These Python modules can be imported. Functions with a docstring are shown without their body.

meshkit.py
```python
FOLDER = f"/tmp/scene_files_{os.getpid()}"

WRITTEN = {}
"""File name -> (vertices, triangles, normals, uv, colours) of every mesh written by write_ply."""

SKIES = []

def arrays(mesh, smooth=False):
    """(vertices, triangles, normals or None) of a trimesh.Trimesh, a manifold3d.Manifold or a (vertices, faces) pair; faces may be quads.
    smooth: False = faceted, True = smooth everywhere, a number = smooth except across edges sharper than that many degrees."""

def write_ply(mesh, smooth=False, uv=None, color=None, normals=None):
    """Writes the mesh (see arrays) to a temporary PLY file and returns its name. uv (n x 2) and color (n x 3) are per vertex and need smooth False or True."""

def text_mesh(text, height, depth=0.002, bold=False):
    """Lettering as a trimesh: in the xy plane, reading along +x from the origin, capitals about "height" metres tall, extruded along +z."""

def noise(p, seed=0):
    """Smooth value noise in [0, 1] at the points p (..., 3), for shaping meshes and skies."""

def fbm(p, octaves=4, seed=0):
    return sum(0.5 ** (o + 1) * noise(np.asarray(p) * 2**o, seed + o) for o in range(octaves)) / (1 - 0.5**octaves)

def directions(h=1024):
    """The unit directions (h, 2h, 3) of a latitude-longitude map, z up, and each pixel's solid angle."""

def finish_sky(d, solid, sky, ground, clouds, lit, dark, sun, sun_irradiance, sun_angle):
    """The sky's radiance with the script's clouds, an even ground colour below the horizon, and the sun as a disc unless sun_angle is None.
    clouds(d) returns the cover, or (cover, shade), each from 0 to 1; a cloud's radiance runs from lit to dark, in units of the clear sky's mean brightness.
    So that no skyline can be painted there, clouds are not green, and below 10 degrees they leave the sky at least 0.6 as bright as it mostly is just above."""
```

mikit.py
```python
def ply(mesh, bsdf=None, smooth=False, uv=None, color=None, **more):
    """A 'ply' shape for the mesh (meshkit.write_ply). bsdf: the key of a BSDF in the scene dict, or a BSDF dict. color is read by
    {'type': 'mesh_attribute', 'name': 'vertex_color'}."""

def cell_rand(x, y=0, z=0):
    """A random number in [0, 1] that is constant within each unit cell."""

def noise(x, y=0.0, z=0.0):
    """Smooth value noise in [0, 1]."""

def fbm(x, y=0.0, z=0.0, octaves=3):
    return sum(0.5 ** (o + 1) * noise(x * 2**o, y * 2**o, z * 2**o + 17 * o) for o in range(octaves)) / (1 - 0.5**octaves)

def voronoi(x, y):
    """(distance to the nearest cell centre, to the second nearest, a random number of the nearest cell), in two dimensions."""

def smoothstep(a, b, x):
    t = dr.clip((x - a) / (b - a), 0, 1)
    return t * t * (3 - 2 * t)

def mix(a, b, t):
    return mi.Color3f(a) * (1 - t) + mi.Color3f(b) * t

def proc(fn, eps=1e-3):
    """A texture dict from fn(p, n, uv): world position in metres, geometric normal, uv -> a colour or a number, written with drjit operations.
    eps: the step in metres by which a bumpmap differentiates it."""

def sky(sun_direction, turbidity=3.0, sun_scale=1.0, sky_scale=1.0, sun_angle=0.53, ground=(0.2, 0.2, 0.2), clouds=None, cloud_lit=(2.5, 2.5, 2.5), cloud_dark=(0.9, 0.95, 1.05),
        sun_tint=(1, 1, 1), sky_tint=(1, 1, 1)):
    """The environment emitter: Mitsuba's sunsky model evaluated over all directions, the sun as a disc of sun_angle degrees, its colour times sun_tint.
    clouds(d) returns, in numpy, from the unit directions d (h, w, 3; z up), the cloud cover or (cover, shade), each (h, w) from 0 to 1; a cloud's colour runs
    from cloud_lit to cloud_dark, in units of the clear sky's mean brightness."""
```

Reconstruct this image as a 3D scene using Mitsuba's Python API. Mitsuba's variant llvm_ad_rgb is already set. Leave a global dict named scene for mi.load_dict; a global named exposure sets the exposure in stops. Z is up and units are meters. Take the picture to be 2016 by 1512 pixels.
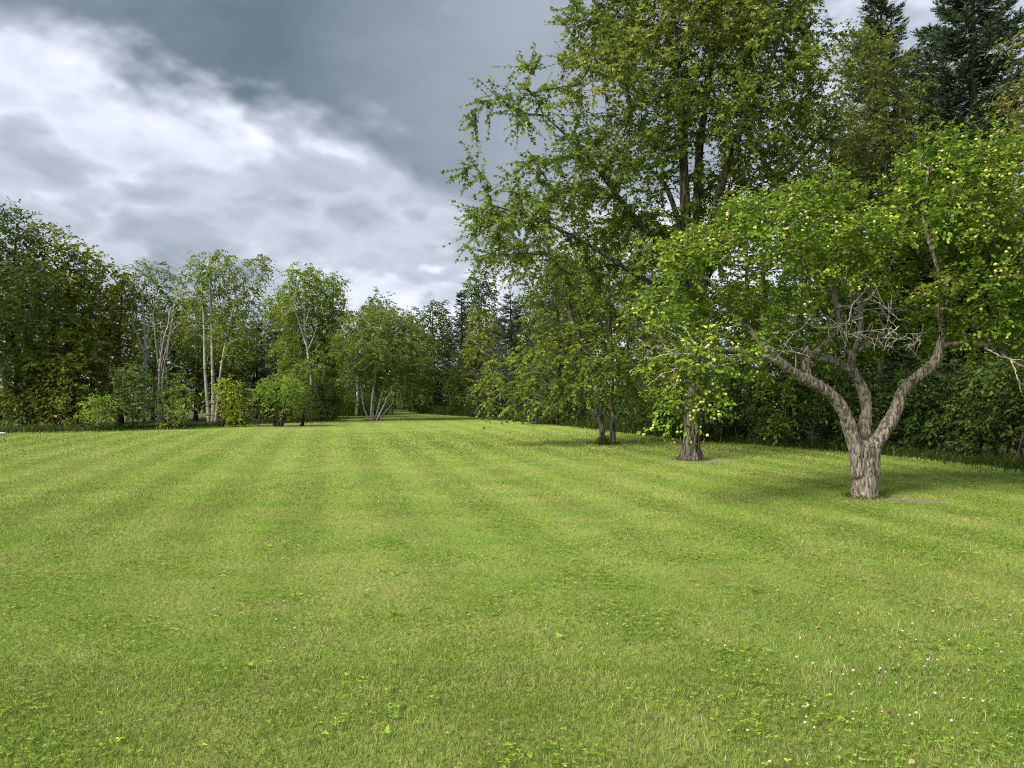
import math
import numpy as np, trimesh, drjit as dr, mitsuba as mi, mikit, meshkit
import manifold3d as m3
from mikit import proc, fbm, noise, smoothstep, mix

T = mi.ScalarTransform4f
scene, labels = {}, {}

# ------------------------------------------------------------------ camera, sky, exposure
CAM_H, FPX, HOR = 1.6, 1514.0, 770.0
scene['camera'] = {'type': 'perspective', 'fov': math.degrees(2 * math.atan(1008 / FPX)), 'fov_axis': 'x',
                   'near_clip': 0.05, 'far_clip': 3000.0,
                   'to_world': T().look_at(origin=[0, 0, CAM_H], target=[0, 100, CAM_H + 100 * 14 / FPX], up=[0, 0, 1])}


def clouds(d):
    """A broken storm deck: a dark shelf, torn lit gaps below it, then layered grey to the horizon; noise in all directions."""
    az = np.degrees(np.arctan2(d[..., 0], d[..., 1]))
    el = np.degrees(np.arcsin(np.clip(d[..., 2], -1, 1)))
    q = d * np.array([1.0, 1.0, 1.75])
    N = lambda k, o, seed, off=0.0: meshkit.fbm(q * k + off, o, seed) - 0.5
    w1, w2 = N(3.0, 6, 3, 3.1), N(3.0, 6, 8, 9.7)
    w3 = np.stack([w1, w2, -w1], -1)
    n1 = meshkit.fbm(q * 2.6 + 21.3 + 0.5 * w3, 6, 5) - 0.5           # broad light and shade
    n2 = meshkit.fbm(q * 8.0 + 5.0 + 1.5 * w3, 6, 11) - 0.5          # billows
    n3 = meshkit.fbm(q * 19.0 + 1.8 * w3, 5, 13) - 0.5               # torn edges
    A, E = az + 9 * w1 + 3 * n2, el + 7 * w2 + 4.5 * n2 + 2.5 * n3
    step = lambda a, b, x: (lambda t: t * t * (3 - 2 * t))(np.clip((x - a) / (b - a), 0, 1))

    def g(a, e, sa, se, rot=0.0):
        c, s = math.cos(math.radians(rot)), math.sin(math.radians(rot))
        x, y = A - a, E - e
        return np.exp(-(((x * c + y * s) / sa) ** 2 + ((-x * s + y * c) / se) ** 2))

    ahead = np.exp(-(np.maximum(np.abs(az + 12) - 24, 0) / 10) ** 2) * np.exp(-(np.maximum(el - 34, 0) / 14) ** 2)
    # a pale high layer, thin and thick in places
    puff = np.abs(N(15.0, 5, 17) + 0.35 * n2) * 4 - 0.45
    s = 0.385 + 0.40 * n1 + 0.42 * n2 + 0.34 * n3 + 0.16 * puff
    s = s - 0.34 * g(18, 12, 13, 8) - 0.45 * g(-7.5, 6.0, 6, 2.2) - 0.22 * ahead * g(-22, 18, 10, 3.6, -17)
    # grey masses under it: thin bright rims, dark bellies
    for k, off, t, dark in ((4.2, 31.0, -0.005, 0.66), (6.5, 57.0, 0.02, 0.60), (10.0, 83.0, 0.03, 0.55), (15.0, 97.0, 0.045, 0.50)):
        f = meshkit.fbm(q * k + off + 1.1 * w3, 6, int(off)) - 0.5 - 0.24 * ahead * g(-27, 16.4, 8.5, 4.2, -18) - 0.14 * ahead * g(-14, 16.5, 6, 2.2, -14) + 0.15 * g(-16, 11.5, 13, 2.8, -5) + 0.07 * g(-8, 8.8, 9, 2.0, -8) - 0.25 * g(-7.5, 6.0, 6, 2.2) - 0.10 * g(18, 12, 13, 8)
        o = step(t - 0.01, t + 0.10, f + 0.05 * n3)
        s = s * (1 - o) + o * (dark - 0.12 + 0.9 * np.clip(f - t, 0, 0.3) + 0.25 * n2 + 0.16 * n3 + 0.05 * puff)
        s = s - 0.05 * np.exp(-((f - t) / 0.03) ** 2)
    # a dark shelf ahead whose torn lower edge runs down to the right
    edge = E - np.interp(A, [-60, -36, -30, -24, -19, -15, -12, -8, -4, 0, 12], [27, 22.4, 20.8, 19.7, 18.8, 18.2, 16.8, 14.2, 11.5, 11, 14])
    shelf = step(-1.6, 3.4, edge + 6 * n2 + 3 * n3)
    deep = 1.03 - 0.27 * np.clip((A + 16) / 16, 0, 1) - 0.10 * np.clip(-(A + 26) / 8, 0, 1) + 0.22 * n1 + 0.12 * n2
    s = s * (1 - 0.9 * ahead * shelf) + ahead * shelf * 0.9 * deep
    return np.ones_like(s), np.clip(s, 0, 1)


SUN = (-0.60, -0.46, 0.67)
scene['sky'] = mikit.sky(SUN, turbidity=3, sun_scale=0.3, sun_angle=34, sun_tint=(0.93, 1.0, 1.10), clouds=clouds,
                         cloud_lit=(0.57, 0.60, 0.69), cloud_dark=(0.088, 0.122, 0.150), ground=(0.08, 0.11, 0.04))
exposure = 4.42

# ------------------------------------------------------------------ helpers


def W(px, py, Y):
    """The point at depth Y (metres ahead) that the photograph shows at this pixel."""
    return np.array([(px - 1008) / FPX * Y, Y, CAM_H - (py - HOR) / FPX * Y])


def GX(px, Y):
    return np.array([(px - 1008) / FPX * Y, Y, 0.0])


def numbered(name):
    if name not in scene and name not in labels and not any(k.startswith(name + '__') for k in scene):
        return name
    k = 1
    while True:
        c = f'{name}_{k:03d}'
        if c not in scene and c not in labels and not any(x.startswith(c + '__') for x in scene):
            return c
        k += 1


def tag(key, label=None, cat=None, group=None, kind=None):
    labels[key] = {a: b for a, b in (('label', label), ('category', cat), ('group', group), ('kind', kind)) if b}


def put(name, mesh, bsdf, smooth=False, color=None, parent=None, **more):
    key = numbered((parent + '__' if parent else '') + name)
    scene[key] = mikit.ply(mesh, bsdf, smooth=smooth, color=color, **more)
    return key


def unit(v):
    return v / np.maximum(np.linalg.norm(v, axis=-1, keepdims=True), 1e-9)


def tubes(P, R, sides=5):
    """Many tubes at once: P (n, k, 3) points, R (n, k) radii."""
    P, R = np.asarray(P, float), np.asarray(R, float)
    n, k = R.shape
    t = np.gradient(P, axis=1)
    t = unit(t)
    ref = np.where(np.abs(t[:, :1, 2:]) < 0.8, [[[0, 0, 1.0]]], [[[1.0, 0, 0]]])
    a = unit(np.cross(t, np.broadcast_to(ref, t.shape)))
    b = np.cross(t, a)
    ang = np.arange(sides) * 2 * np.pi / sides
    v = P[:, :, None] + R[:, :, None, None] * (np.cos(ang)[:, None] * a[:, :, None] + np.sin(ang)[:, None] * b[:, :, None])
    i, j = np.meshgrid(np.arange(k - 1), np.arange(sides), indexing='ij')
    q = np.stack([i * sides + j, i * sides + (j + 1) % sides, (i + 1) * sides + (j + 1) % sides, (i + 1) * sides + j], -1).reshape(-1, 4)
    f = np.vstack([q[:, [0, 1, 2]], q[:, [0, 2, 3]]])[:, ::-1]
    f = (f[None] + (np.arange(n) * k * sides)[:, None, None]).reshape(-1, 3)
    return v.reshape(-1, 3), f


def join(*parts):
    vs, fs, cs, at = [], [], [], 0
    for p in parts:
        if p is None or len(p[0]) == 0:
            continue
        vs.append(p[0]); fs.append(np.asarray(p[1]) + at); at += len(p[0])
        if len(p) > 2:
            cs.append(p[2])
    v, f = np.vstack(vs), np.vstack(fs)
    return (v, f, np.vstack(cs)) if cs else (v, f)


def resample(pts, step):
    """A smooth curve (Catmull-Rom) through pts, resampled; extra columns (radius) are carried."""
    pts = np.asarray(pts, float)
    ext = np.vstack([2 * pts[0] - pts[1], pts, 2 * pts[-1] - pts[-2]])
    out = []
    for i in range(len(pts) - 1):
        p0, p1, p2, p3 = ext[i:i + 4]
        m = max(2, int(np.ceil(np.linalg.norm((p2 - p1)[:3]) / step)))
        t = np.linspace(0, 1, m, endpoint=False)[:, None]
        out.append(0.5 * (2 * p1 + (p2 - p0) * t + (2 * p0 - 5 * p1 + 4 * p2 - p3) * t ** 2 + (3 * p1 - p0 - 3 * p2 + p3) * t ** 3))
    return np.vstack(out + [pts[-1:]])


def stem_tube(c, sides=10, ridge=0.0, flare=0.0, seed=0):
    """One stem (k, 4: point and radius) as a ridged tube with a flared foot."""
    r = c[:, 3].copy()
    v, f = tubes(c[None, :, :3], r[None], sides)
    if flare or ridge:
        v = v.reshape(len(c), sides, 3)
        ax = c[:, None, :3]
        off = v - ax
        ang = np.arange(sides) * 2 * np.pi / sides
        h = c[:, 2]
        k = np.ones((len(c), sides))
        if flare:
            lobes = 1 + 0.35 * np.sin(5 * ang + seed)[None] + 0.2 * np.sin(3 * ang + 2 * seed)[None]
            k += flare * np.exp(-np.maximum(h, 0) / 0.22)[:, None] * lobes
        if ridge:
            n = meshkit.fbm(np.stack([np.cos(ang)[None] * 5 + 0 * h[:, None], np.sin(ang)[None] * 5 + 0 * h[:, None], h[:, None] * 3.0 + 0 * ang[None]], -1) + seed, 3, seed)
            k += ridge * (n - 0.5) * 2
        v = (ax + off * k[..., None]).reshape(-1, 3)
    return v, f


def ellipsoid_points(rng, blob, n, shell=0.45):
    """n points in the ellipsoid blob = (centre, radii), leaning to its outer shell."""
    c, r = np.asarray(blob[0], float), np.asarray(blob[1], float)
    d = unit(rng.normal(size=(n, 3)))
    u = rng.random(n) ** (1 / 3)
    u = u * (1 - shell) + shell * (1 - (1 - u) ** 2)
    return c + d * u[:, None] * r


def thin_out(pts, gap, rng):
    """Leaves points that are at least about gap apart."""
    from scipy.spatial import cKDTree
    order = rng.permutation(len(pts))
    pts = pts[order]
    tree, keep, dead = cKDTree(pts), [], np.zeros(len(pts), bool)
    for i in range(len(pts)):
        if not dead[i]:
            keep.append(i)
            dead[tree.query_ball_point(pts[i], gap)] = True
    return pts[keep]


def grow(stems, anchors, rng, r0=0.006, e=0.47, lift=0.25, sag=0.0, wob=0.06):
    """Branches from the stems to every anchor: each joins the nearest wood already there. Returns (n, 6, 3) points and (n, 6) radii."""
    P = [s[:, :3] for s in stems]
    D = [unit(np.gradient(s[:, :3], axis=0)) for s in stems]
    n0 = sum(map(len, P))
    cap = n0 + 5 * len(anchors)
    Pn, Dn = np.zeros((cap, 3)), np.zeros((cap, 3))
    Pn[:n0], Dn[:n0] = np.vstack(P), np.vstack(D)
    parent, n = np.full(cap, -1), n0
    d0 = np.min(np.linalg.norm(anchors[:, None] - Pn[None, :n0:3], axis=-1), axis=1)
    K = 6
    t = np.linspace(0, 1, K)[:, None]
    B = np.zeros((len(anchors), K, 3))
    ids = np.zeros((len(anchors), K), int)
    for m, i in enumerate(np.argsort(d0)):
        a = anchors[i]
        v = a - Pn[:n]
        d = np.linalg.norm(v, axis=1) + 1e-6
        cos = (v * Dn[:n]).sum(1) / d
        cost = d * (1.45 - 0.45 * cos) + 0.35 * np.maximum(Pn[:n, 2] - a[2], 0)
        j = int(np.argmin(cost))
        s = unit(0.55 * Dn[j] + 0.8 * v[j] / d[j] + np.array([0, 0, lift]))
        c = Pn[j] + s * d[j] * 0.5
        pts = (1 - t) ** 2 * Pn[j] + 2 * t * (1 - t) * c + t ** 2 * a
        pts[1:-1] += rng.normal(size=(K - 2, 3)) * wob * d[j] / 2
        pts[:, 2] -= sag * d[j] * (t[:, 0] ** 2)
        Pn[n:n + 5], Dn[n:n + 5] = pts[1:], unit(np.diff(pts, axis=0))
        parent[n:n + 5] = [j, n, n + 1, n + 2, n + 3]
        B[m], ids[m] = pts, [n, n, n + 1, n + 2, n + 3, n + 4]
        n += 5
    count = np.zeros(n)
    count[ids[:, -1]] = 1
    for i in range(n - 1, n0 - 1, -1):
        if parent[i] >= 0:
            count[parent[i]] += count[i]
    R = r0 * np.maximum(count, 1) ** e
    rad = R[ids]
    rad[:, -1] *= 0.6
    return B, rad


# leaf outlines: points in the leaf's own frame (along, across, up), unit length, and triangles
OVAL = (np.array([[0, 0, 0], [0.45, 0.26, 0.05], [1, 0, -0.08], [0.45, -0.26, 0.05], [0.5, 0, 0]]), np.array([[0, 4, 1], [1, 4, 2], [0, 3, 4], [3, 2, 4]]))
DIAMOND = (np.array([[0, 0, 0], [0.48, 0.30, 0.06], [1, 0, -0.05], [0.48, -0.30, 0.06]]), np.array([[0, 2, 1], [0, 3, 2]]))
_s = [(0, 0), (0.34, 0.46), (0.46, 0.12), (1.0, 0), (0.46, -0.12), (0.34, -0.46)]
STAR = (np.array([[x, y, 0.14 * abs(y) - 0.10 * x * x] for x, y in _s]), np.array([[0, 2, 1], [0, 4, 2], [2, 4, 3], [0, 5, 4]]))
_l = [(0, 0), (0.5, 0.09), (1, 0), (0.5, -0.09)]
LANCE = (np.array([[x, y, -0.12 * x * x] for x, y in _l]), np.array([[0, 2, 1], [0, 3, 2]]))


def leaves(rng, pos, axis, normal, size, col, tmpl=DIAMOND):
    """One leaf per row; colours per leaf."""
    a = unit(axis)
    n = unit(normal - a * (normal * a).sum(1, keepdims=True))
    b = np.cross(n, a)
    tv, tf = tmpl
    v = pos[:, None] + size[:, None, None] * (tv[None, :, :1] * a[:, None] + tv[None, :, 1:2] * b[:, None] + tv[None, :, 2:] * n[:, None])
    f = (tf[None] + (np.arange(len(pos)) * len(tv))[:, None, None]).reshape(-1, 3)
    return v.reshape(-1, 3), f, np.repeat(col, len(tv), axis=0)


def foliage(rng, B, rad, twigs=6, tlen=0.45, per=7, size=0.1, col=(0.06, 0.1, 0.02), tmpl=DIAMOND, droop=0.25, spread=0.9, along=(0.35, 1.0),
            flat=0.55, hang=0.3, tint=(0.13, 0.12, 0.02), tintp=0.25, jit=0.22, twig_r=0.003, patch=1.2, seed=0, sun_up=0.0, glow=(2.2, 2.2, 1.65)):
    """Leafy twigs on the branches: leaf mesh with colours, and the twigs as thin tubes."""
    nb = len(B)
    col, tint = np.asarray(col, float) * glow, np.asarray(tint, float) * glow
    bi = np.repeat(np.arange(nb), twigs)
    m = len(bi)
    t = rng.uniform(along[0], along[1], m)
    t[::twigs] = 1.0
    x = t * (B.shape[1] - 1)
    i = np.minimum(x.astype(int), B.shape[1] - 2)
    u = (x - i)[:, None]
    p0 = B[bi, i] * (1 - u) + B[bi, i + 1] * u
    d = unit(B[bi, i + 1] - B[bi, i])
    d = unit(d + rng.normal(size=(m, 3)) * spread + np.array([0, 0, sun_up]))
    L = tlen * rng.uniform(0.55, 1.35, m)
    g = np.array([0, 0, -1.0])
    TP = np.stack([p0, p0 + d * L[:, None] * 0.5 + g * (droop * L * 0.25)[:, None], p0 + d * L[:, None] + g * (droop * L)[:, None]], 1)
    tw = tubes(TP[:, ::2], np.broadcast_to(np.array([1.2, 0.4]) * twig_r, (m, 2)), 3) if twig_r else None
    ti = np.repeat(np.arange(m), per)
    s = (np.tile(np.arange(per), m) + 0.6 + rng.uniform(-0.3, 0.3, m * per)) / per
    s = np.clip(s, 0.05, 1)
    lp = p0[ti] + d[ti] * (L[ti] * s)[:, None] + g * (droop * L[ti] * s * s)[:, None]
    side = unit(np.cross(d[ti], np.array([0, 0, 1.0]) + rng.normal(size=(m * per, 3)) * 0.35)) * np.where(np.arange(m * per) % 2, 1.0, -1.0)[:, None]
    ax = d[ti] * 0.55 + side * rng.uniform(0.4, 1.1, (m * per, 1)) + g * hang + rng.normal(size=(m * per, 3)) * 0.22
    nm = np.array([0, 0, 1.0]) + rng.normal(size=(m * per, 3)) * flat
    sz = size * rng.uniform(0.6, 1.25, m * per)
    k = np.exp(rng.normal(size=(m * per, 1)) * jit + rng.normal(size=(m, 1))[ti] * jit * 0.5 + rng.normal(size=(nb, 1))[bi][ti] * jit * 0.4)
    w = np.clip((meshkit.fbm(lp / patch, 2, seed) - 0.5) * 4 + rng.normal(size=len(lp)) * 0.35 + (tintp - 0.5) * 2, 0, 1)[:, None]
    c = np.clip((col * (1 - w) + tint * w) * k, 0.004, 0.8)
    return leaves(rng, lp, ax, nm, sz, c, tmpl), tw, (TP, bi)


# ------------------------------------------------------------------ materials


def leaf_bsdf(rough=0.5, trans=0.8, eta=1.35):
    return {'type': 'principledthin', 'base_color': {'type': 'mesh_attribute', 'name': 'vertex_color'}, 'roughness': rough, 'diff_trans': trans, 'spec_trans': 0.0, 'eta': eta}


scene['leaf'] = leaf_bsdf(0.5, 0.9, 1.33)
scene['needle'] = leaf_bsdf(0.6, 0.25, 1.3)
scene['blade'] = leaf_bsdf(0.55, 0.8, 1.3)


def bark(dark, light, sx, sz, bump, lo=0.35, hi=0.65, spots=None):
    def tone(p, n, uv):
        k = fbm(p.x * sx + 0.6 * fbm(p.z * 9, p.x * 9, p.y * 9), p.y * sx, p.z * sz, 4)
        c = mix(dark, light, smoothstep(lo, hi, k))
        if spots:
            c = mix(c, spots, smoothstep(0.62, 0.72, fbm(p.x * 45, p.y * 45, p.z * 14 + 5, 3)) * 0.75)
        return c

    def high(p, n, uv):
        return fbm(p.x * sx, p.y * sx, p.z * sz, 3)
    base = {'type': 'principled', 'base_color': proc(tone), 'roughness': 0.9, 'specular': 0.2}
    return {'type': 'twosided', 'b': {'type': 'bumpmap', 'tex': proc(high, 2e-3), 'scale': bump, 'b': base}}


scene['apple_bark'] = bark((0.062, 0.054, 0.045), (0.235, 0.212, 0.182), 40, 8, 0.016, 0.32, 0.68, (0.36, 0.35, 0.32))
scene['grey_bark'] = bark((0.04, 0.037, 0.034), (0.20, 0.185, 0.17), 24, 4, 0.02, 0.32, 0.68)
scene['rough_bark'] = bark((0.022, 0.02, 0.018), (0.13, 0.118, 0.105), 24, 4, 0.02, 0.34, 0.70)
scene['brown_bark'] = bark((0.02, 0.016, 0.012), (0.065, 0.056, 0.047), 22, 5, 0.008)
scene['dead_wood'] = bark((0.14, 0.13, 0.12), (0.40, 0.385, 0.36), 40, 9, 0.003)


def birch_tone(p, n, uv):
    k = fbm(p.x * 5, p.y * 5, p.z * 16, 3)
    c = mix((0.36, 0.36, 0.355), (0.20, 0.195, 0.185), smoothstep(0.45, 0.75, fbm(p.x * 3, p.y * 3, p.z * 2, 2)))
    c = mix(c, (0.05, 0.045, 0.04), smoothstep(0.60, 0.70, k))
    return mix((0.07, 0.06, 0.05), c, smoothstep(0.0, 0.9, p.z + 0.6 * fbm(p.x * 4, p.y * 4, p.z * 3, 2)))


scene['birch_bark'] = {'type': 'twosided', 'b': {'type': 'principled', 'base_color': proc(birch_tone), 'roughness': 0.75, 'specular': 0.3}}
for _i, _c in enumerate(((0.42, 0.44, 0.11), (0.50, 0.45, 0.14), (0.50, 0.27, 0.12))):
    scene[f'fruit_{_i}'] = {'type': 'principled', 'base_color': {'type': 'rgb', 'value': list(_c)}, 'roughness': 0.35, 'specular': 0.5}
scene['petal'] = {'type': 'twosided', 'b': {'type': 'principled', 'base_color': {'type': 'rgb', 'value': [0.46, 0.44, 0.40]}, 'roughness': 0.8}}
scene['white_paint'] = {'type': 'principled', 'base_color': {'type': 'rgb', 'value': [0.8, 0.8, 0.78]}, 'roughness': 0.4}

SOIL = [(GX(1722, 11.35), 0.75, 0.42), (GX(1785, 11.25), 0.7, 0.28), (GX(1375, 17.7), 1.1, 0.5), (GX(1210, 23.3), 0.9, 0.5), (GX(735, 41.5), 1.6, 1.0), (GX(562, 34.5), 1.6, 0.9)]


def mow(x, y):
    """Mowing stripes: bands along the length of the lawn, bending slightly."""
    s = x + 0.24 * y
    return s / 0.62


def lawn_tone(p, n, uv):
    a = fbm(p.x * 0.35, p.y * 0.35, 1, 3)
    b = fbm(p.x * 2.3 + 7, p.y * 2.3, 2, 3)
    c = fbm(p.x * 30, p.y * 30, 3, 2)
    green = mix((0.104, 0.156, 0.030), (0.140, 0.180, 0.046), smoothstep(0.3, 0.7, 0.25 * a + 0.75 * b))
    green = mix(green, (0.090, 0.155, 0.026), smoothstep(0.56, 0.7, fbm(p.x * 1.1, p.y * 1.1, 9, 3)) * 0.7)
    st = dr.sin(mow(p.x, p.y) * math.pi) * 0.5 + 0.5
    green = green * (0.935 + 0.13 * smoothstep(0.2, 0.8, st) * smoothstep(4, 12, p.y) + 0.10 * c)
    straw = smoothstep(0.60, 0.74, fbm(p.x * 1.6 + 3, p.y * 1.6, 6, 3)) * 0.25
    green = mix(green, (0.17, 0.15, 0.07), straw)
    dirt = mi.Float(0)
    for g, rx, ry in SOIL:
        dd = dr.square((p.x - float(g[0])) / rx) + dr.square((p.y - float(g[1])) / ry)
        dirt = dr.maximum(dirt, 1 - smoothstep(0.25, 1.0, dd + 0.9 * (fbm(p.x * 7, p.y * 7, 8, 3) - 0.5)))
    return mix(green, mix((0.10, 0.088, 0.062), (0.17, 0.15, 0.115), fbm(p.x * 25, p.y * 25, 2, 3)), dirt * 0.9)


def lawn_bump(p, n, uv):
    return fbm(p.x * 45, p.y * 45, 3, 2)


scene['turf'] = {'type': 'twosided', 'b': {'type': 'bumpmap', 'tex': proc(lawn_bump, 4e-3), 'scale': 0.02,
                                           'b': {'type': 'principled', 'base_color': proc(lawn_tone), 'roughness': 0.95, 'specular': 0.1}}}
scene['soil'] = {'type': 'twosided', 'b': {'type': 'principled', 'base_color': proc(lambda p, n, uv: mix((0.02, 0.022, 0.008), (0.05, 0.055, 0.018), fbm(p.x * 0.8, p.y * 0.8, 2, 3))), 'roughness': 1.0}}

# ------------------------------------------------------------------ the ground
HEDGE = np.array([[12.6, 9.0], [11.6, 15.6], [10.9, 19.0], [9.6, 22.0], [7.5, 25.5], [5.2, 32], [2.6, 40], [-1.8, 50], [-5.8, 57.0], [-12.5, 57.5]])   # foot of the hedge, right side and far end


def build_ground():
    xs = np.concatenate([np.linspace(-600, -40, 12), np.linspace(-36, 36, 61), np.linspace(40, 600, 12)])
    ys = np.concatenate([np.linspace(-200, -10, 6), np.linspace(-6, 70, 65), np.linspace(80, 1500, 14)])
    X, Y = np.meshgrid(xs, ys)
    Z = 0.05 * (meshkit.fbm(np.stack([X * 0.12, Y * 0.12, 0 * X], -1), 2, 4) - 0.5) * (np.abs(X) < 40)
    Z -= 0.35 * np.clip((-X - 13) / 12, 0, 1) * np.clip((Y - 27) / 8, 0, 1)      # the left lawn falls away under the trees
    v = np.stack([X, Y, Z], -1).reshape(-1, 3)
    n, m = X.shape
    i, j = np.meshgrid(np.arange(n - 1), np.arange(m - 1), indexing='ij')
    q = np.stack([i * m + j, i * m + j + 1, (i + 1) * m + j + 1, (i + 1) * m + j], -1).reshape(-1, 4)
    put('lawn', (v, q), 'turf', smooth=True)
    tag('lawn', 'mown green lawn with faint mowing stripes', 'lawn', kind='structure')


build_ground()


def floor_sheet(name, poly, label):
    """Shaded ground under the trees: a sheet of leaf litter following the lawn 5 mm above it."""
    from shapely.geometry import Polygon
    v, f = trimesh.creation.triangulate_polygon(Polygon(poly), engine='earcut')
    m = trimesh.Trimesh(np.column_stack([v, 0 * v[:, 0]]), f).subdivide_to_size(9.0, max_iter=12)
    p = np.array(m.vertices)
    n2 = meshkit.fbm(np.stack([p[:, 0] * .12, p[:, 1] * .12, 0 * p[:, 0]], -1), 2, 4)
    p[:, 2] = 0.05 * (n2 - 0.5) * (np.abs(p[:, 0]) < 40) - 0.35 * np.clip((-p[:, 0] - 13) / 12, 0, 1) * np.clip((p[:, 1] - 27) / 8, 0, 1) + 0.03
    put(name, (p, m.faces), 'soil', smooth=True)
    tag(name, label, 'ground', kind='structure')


_wob = lambda P, s: [tuple(q) for q in (lambda c: c + np.random.default_rng(s).normal(size=c.shape) * .18)(resample(np.array(P, float), 1.2))]
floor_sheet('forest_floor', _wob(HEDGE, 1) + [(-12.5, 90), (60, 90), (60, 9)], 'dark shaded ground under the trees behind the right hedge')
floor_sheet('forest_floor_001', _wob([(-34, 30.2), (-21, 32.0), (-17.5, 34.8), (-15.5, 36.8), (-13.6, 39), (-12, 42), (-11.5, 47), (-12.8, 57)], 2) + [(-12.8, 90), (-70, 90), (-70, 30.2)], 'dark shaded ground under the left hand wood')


def np_stripe(x, y):
    return np.sin(mow(x, y) * np.pi) * 0.5 + 0.5


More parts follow.
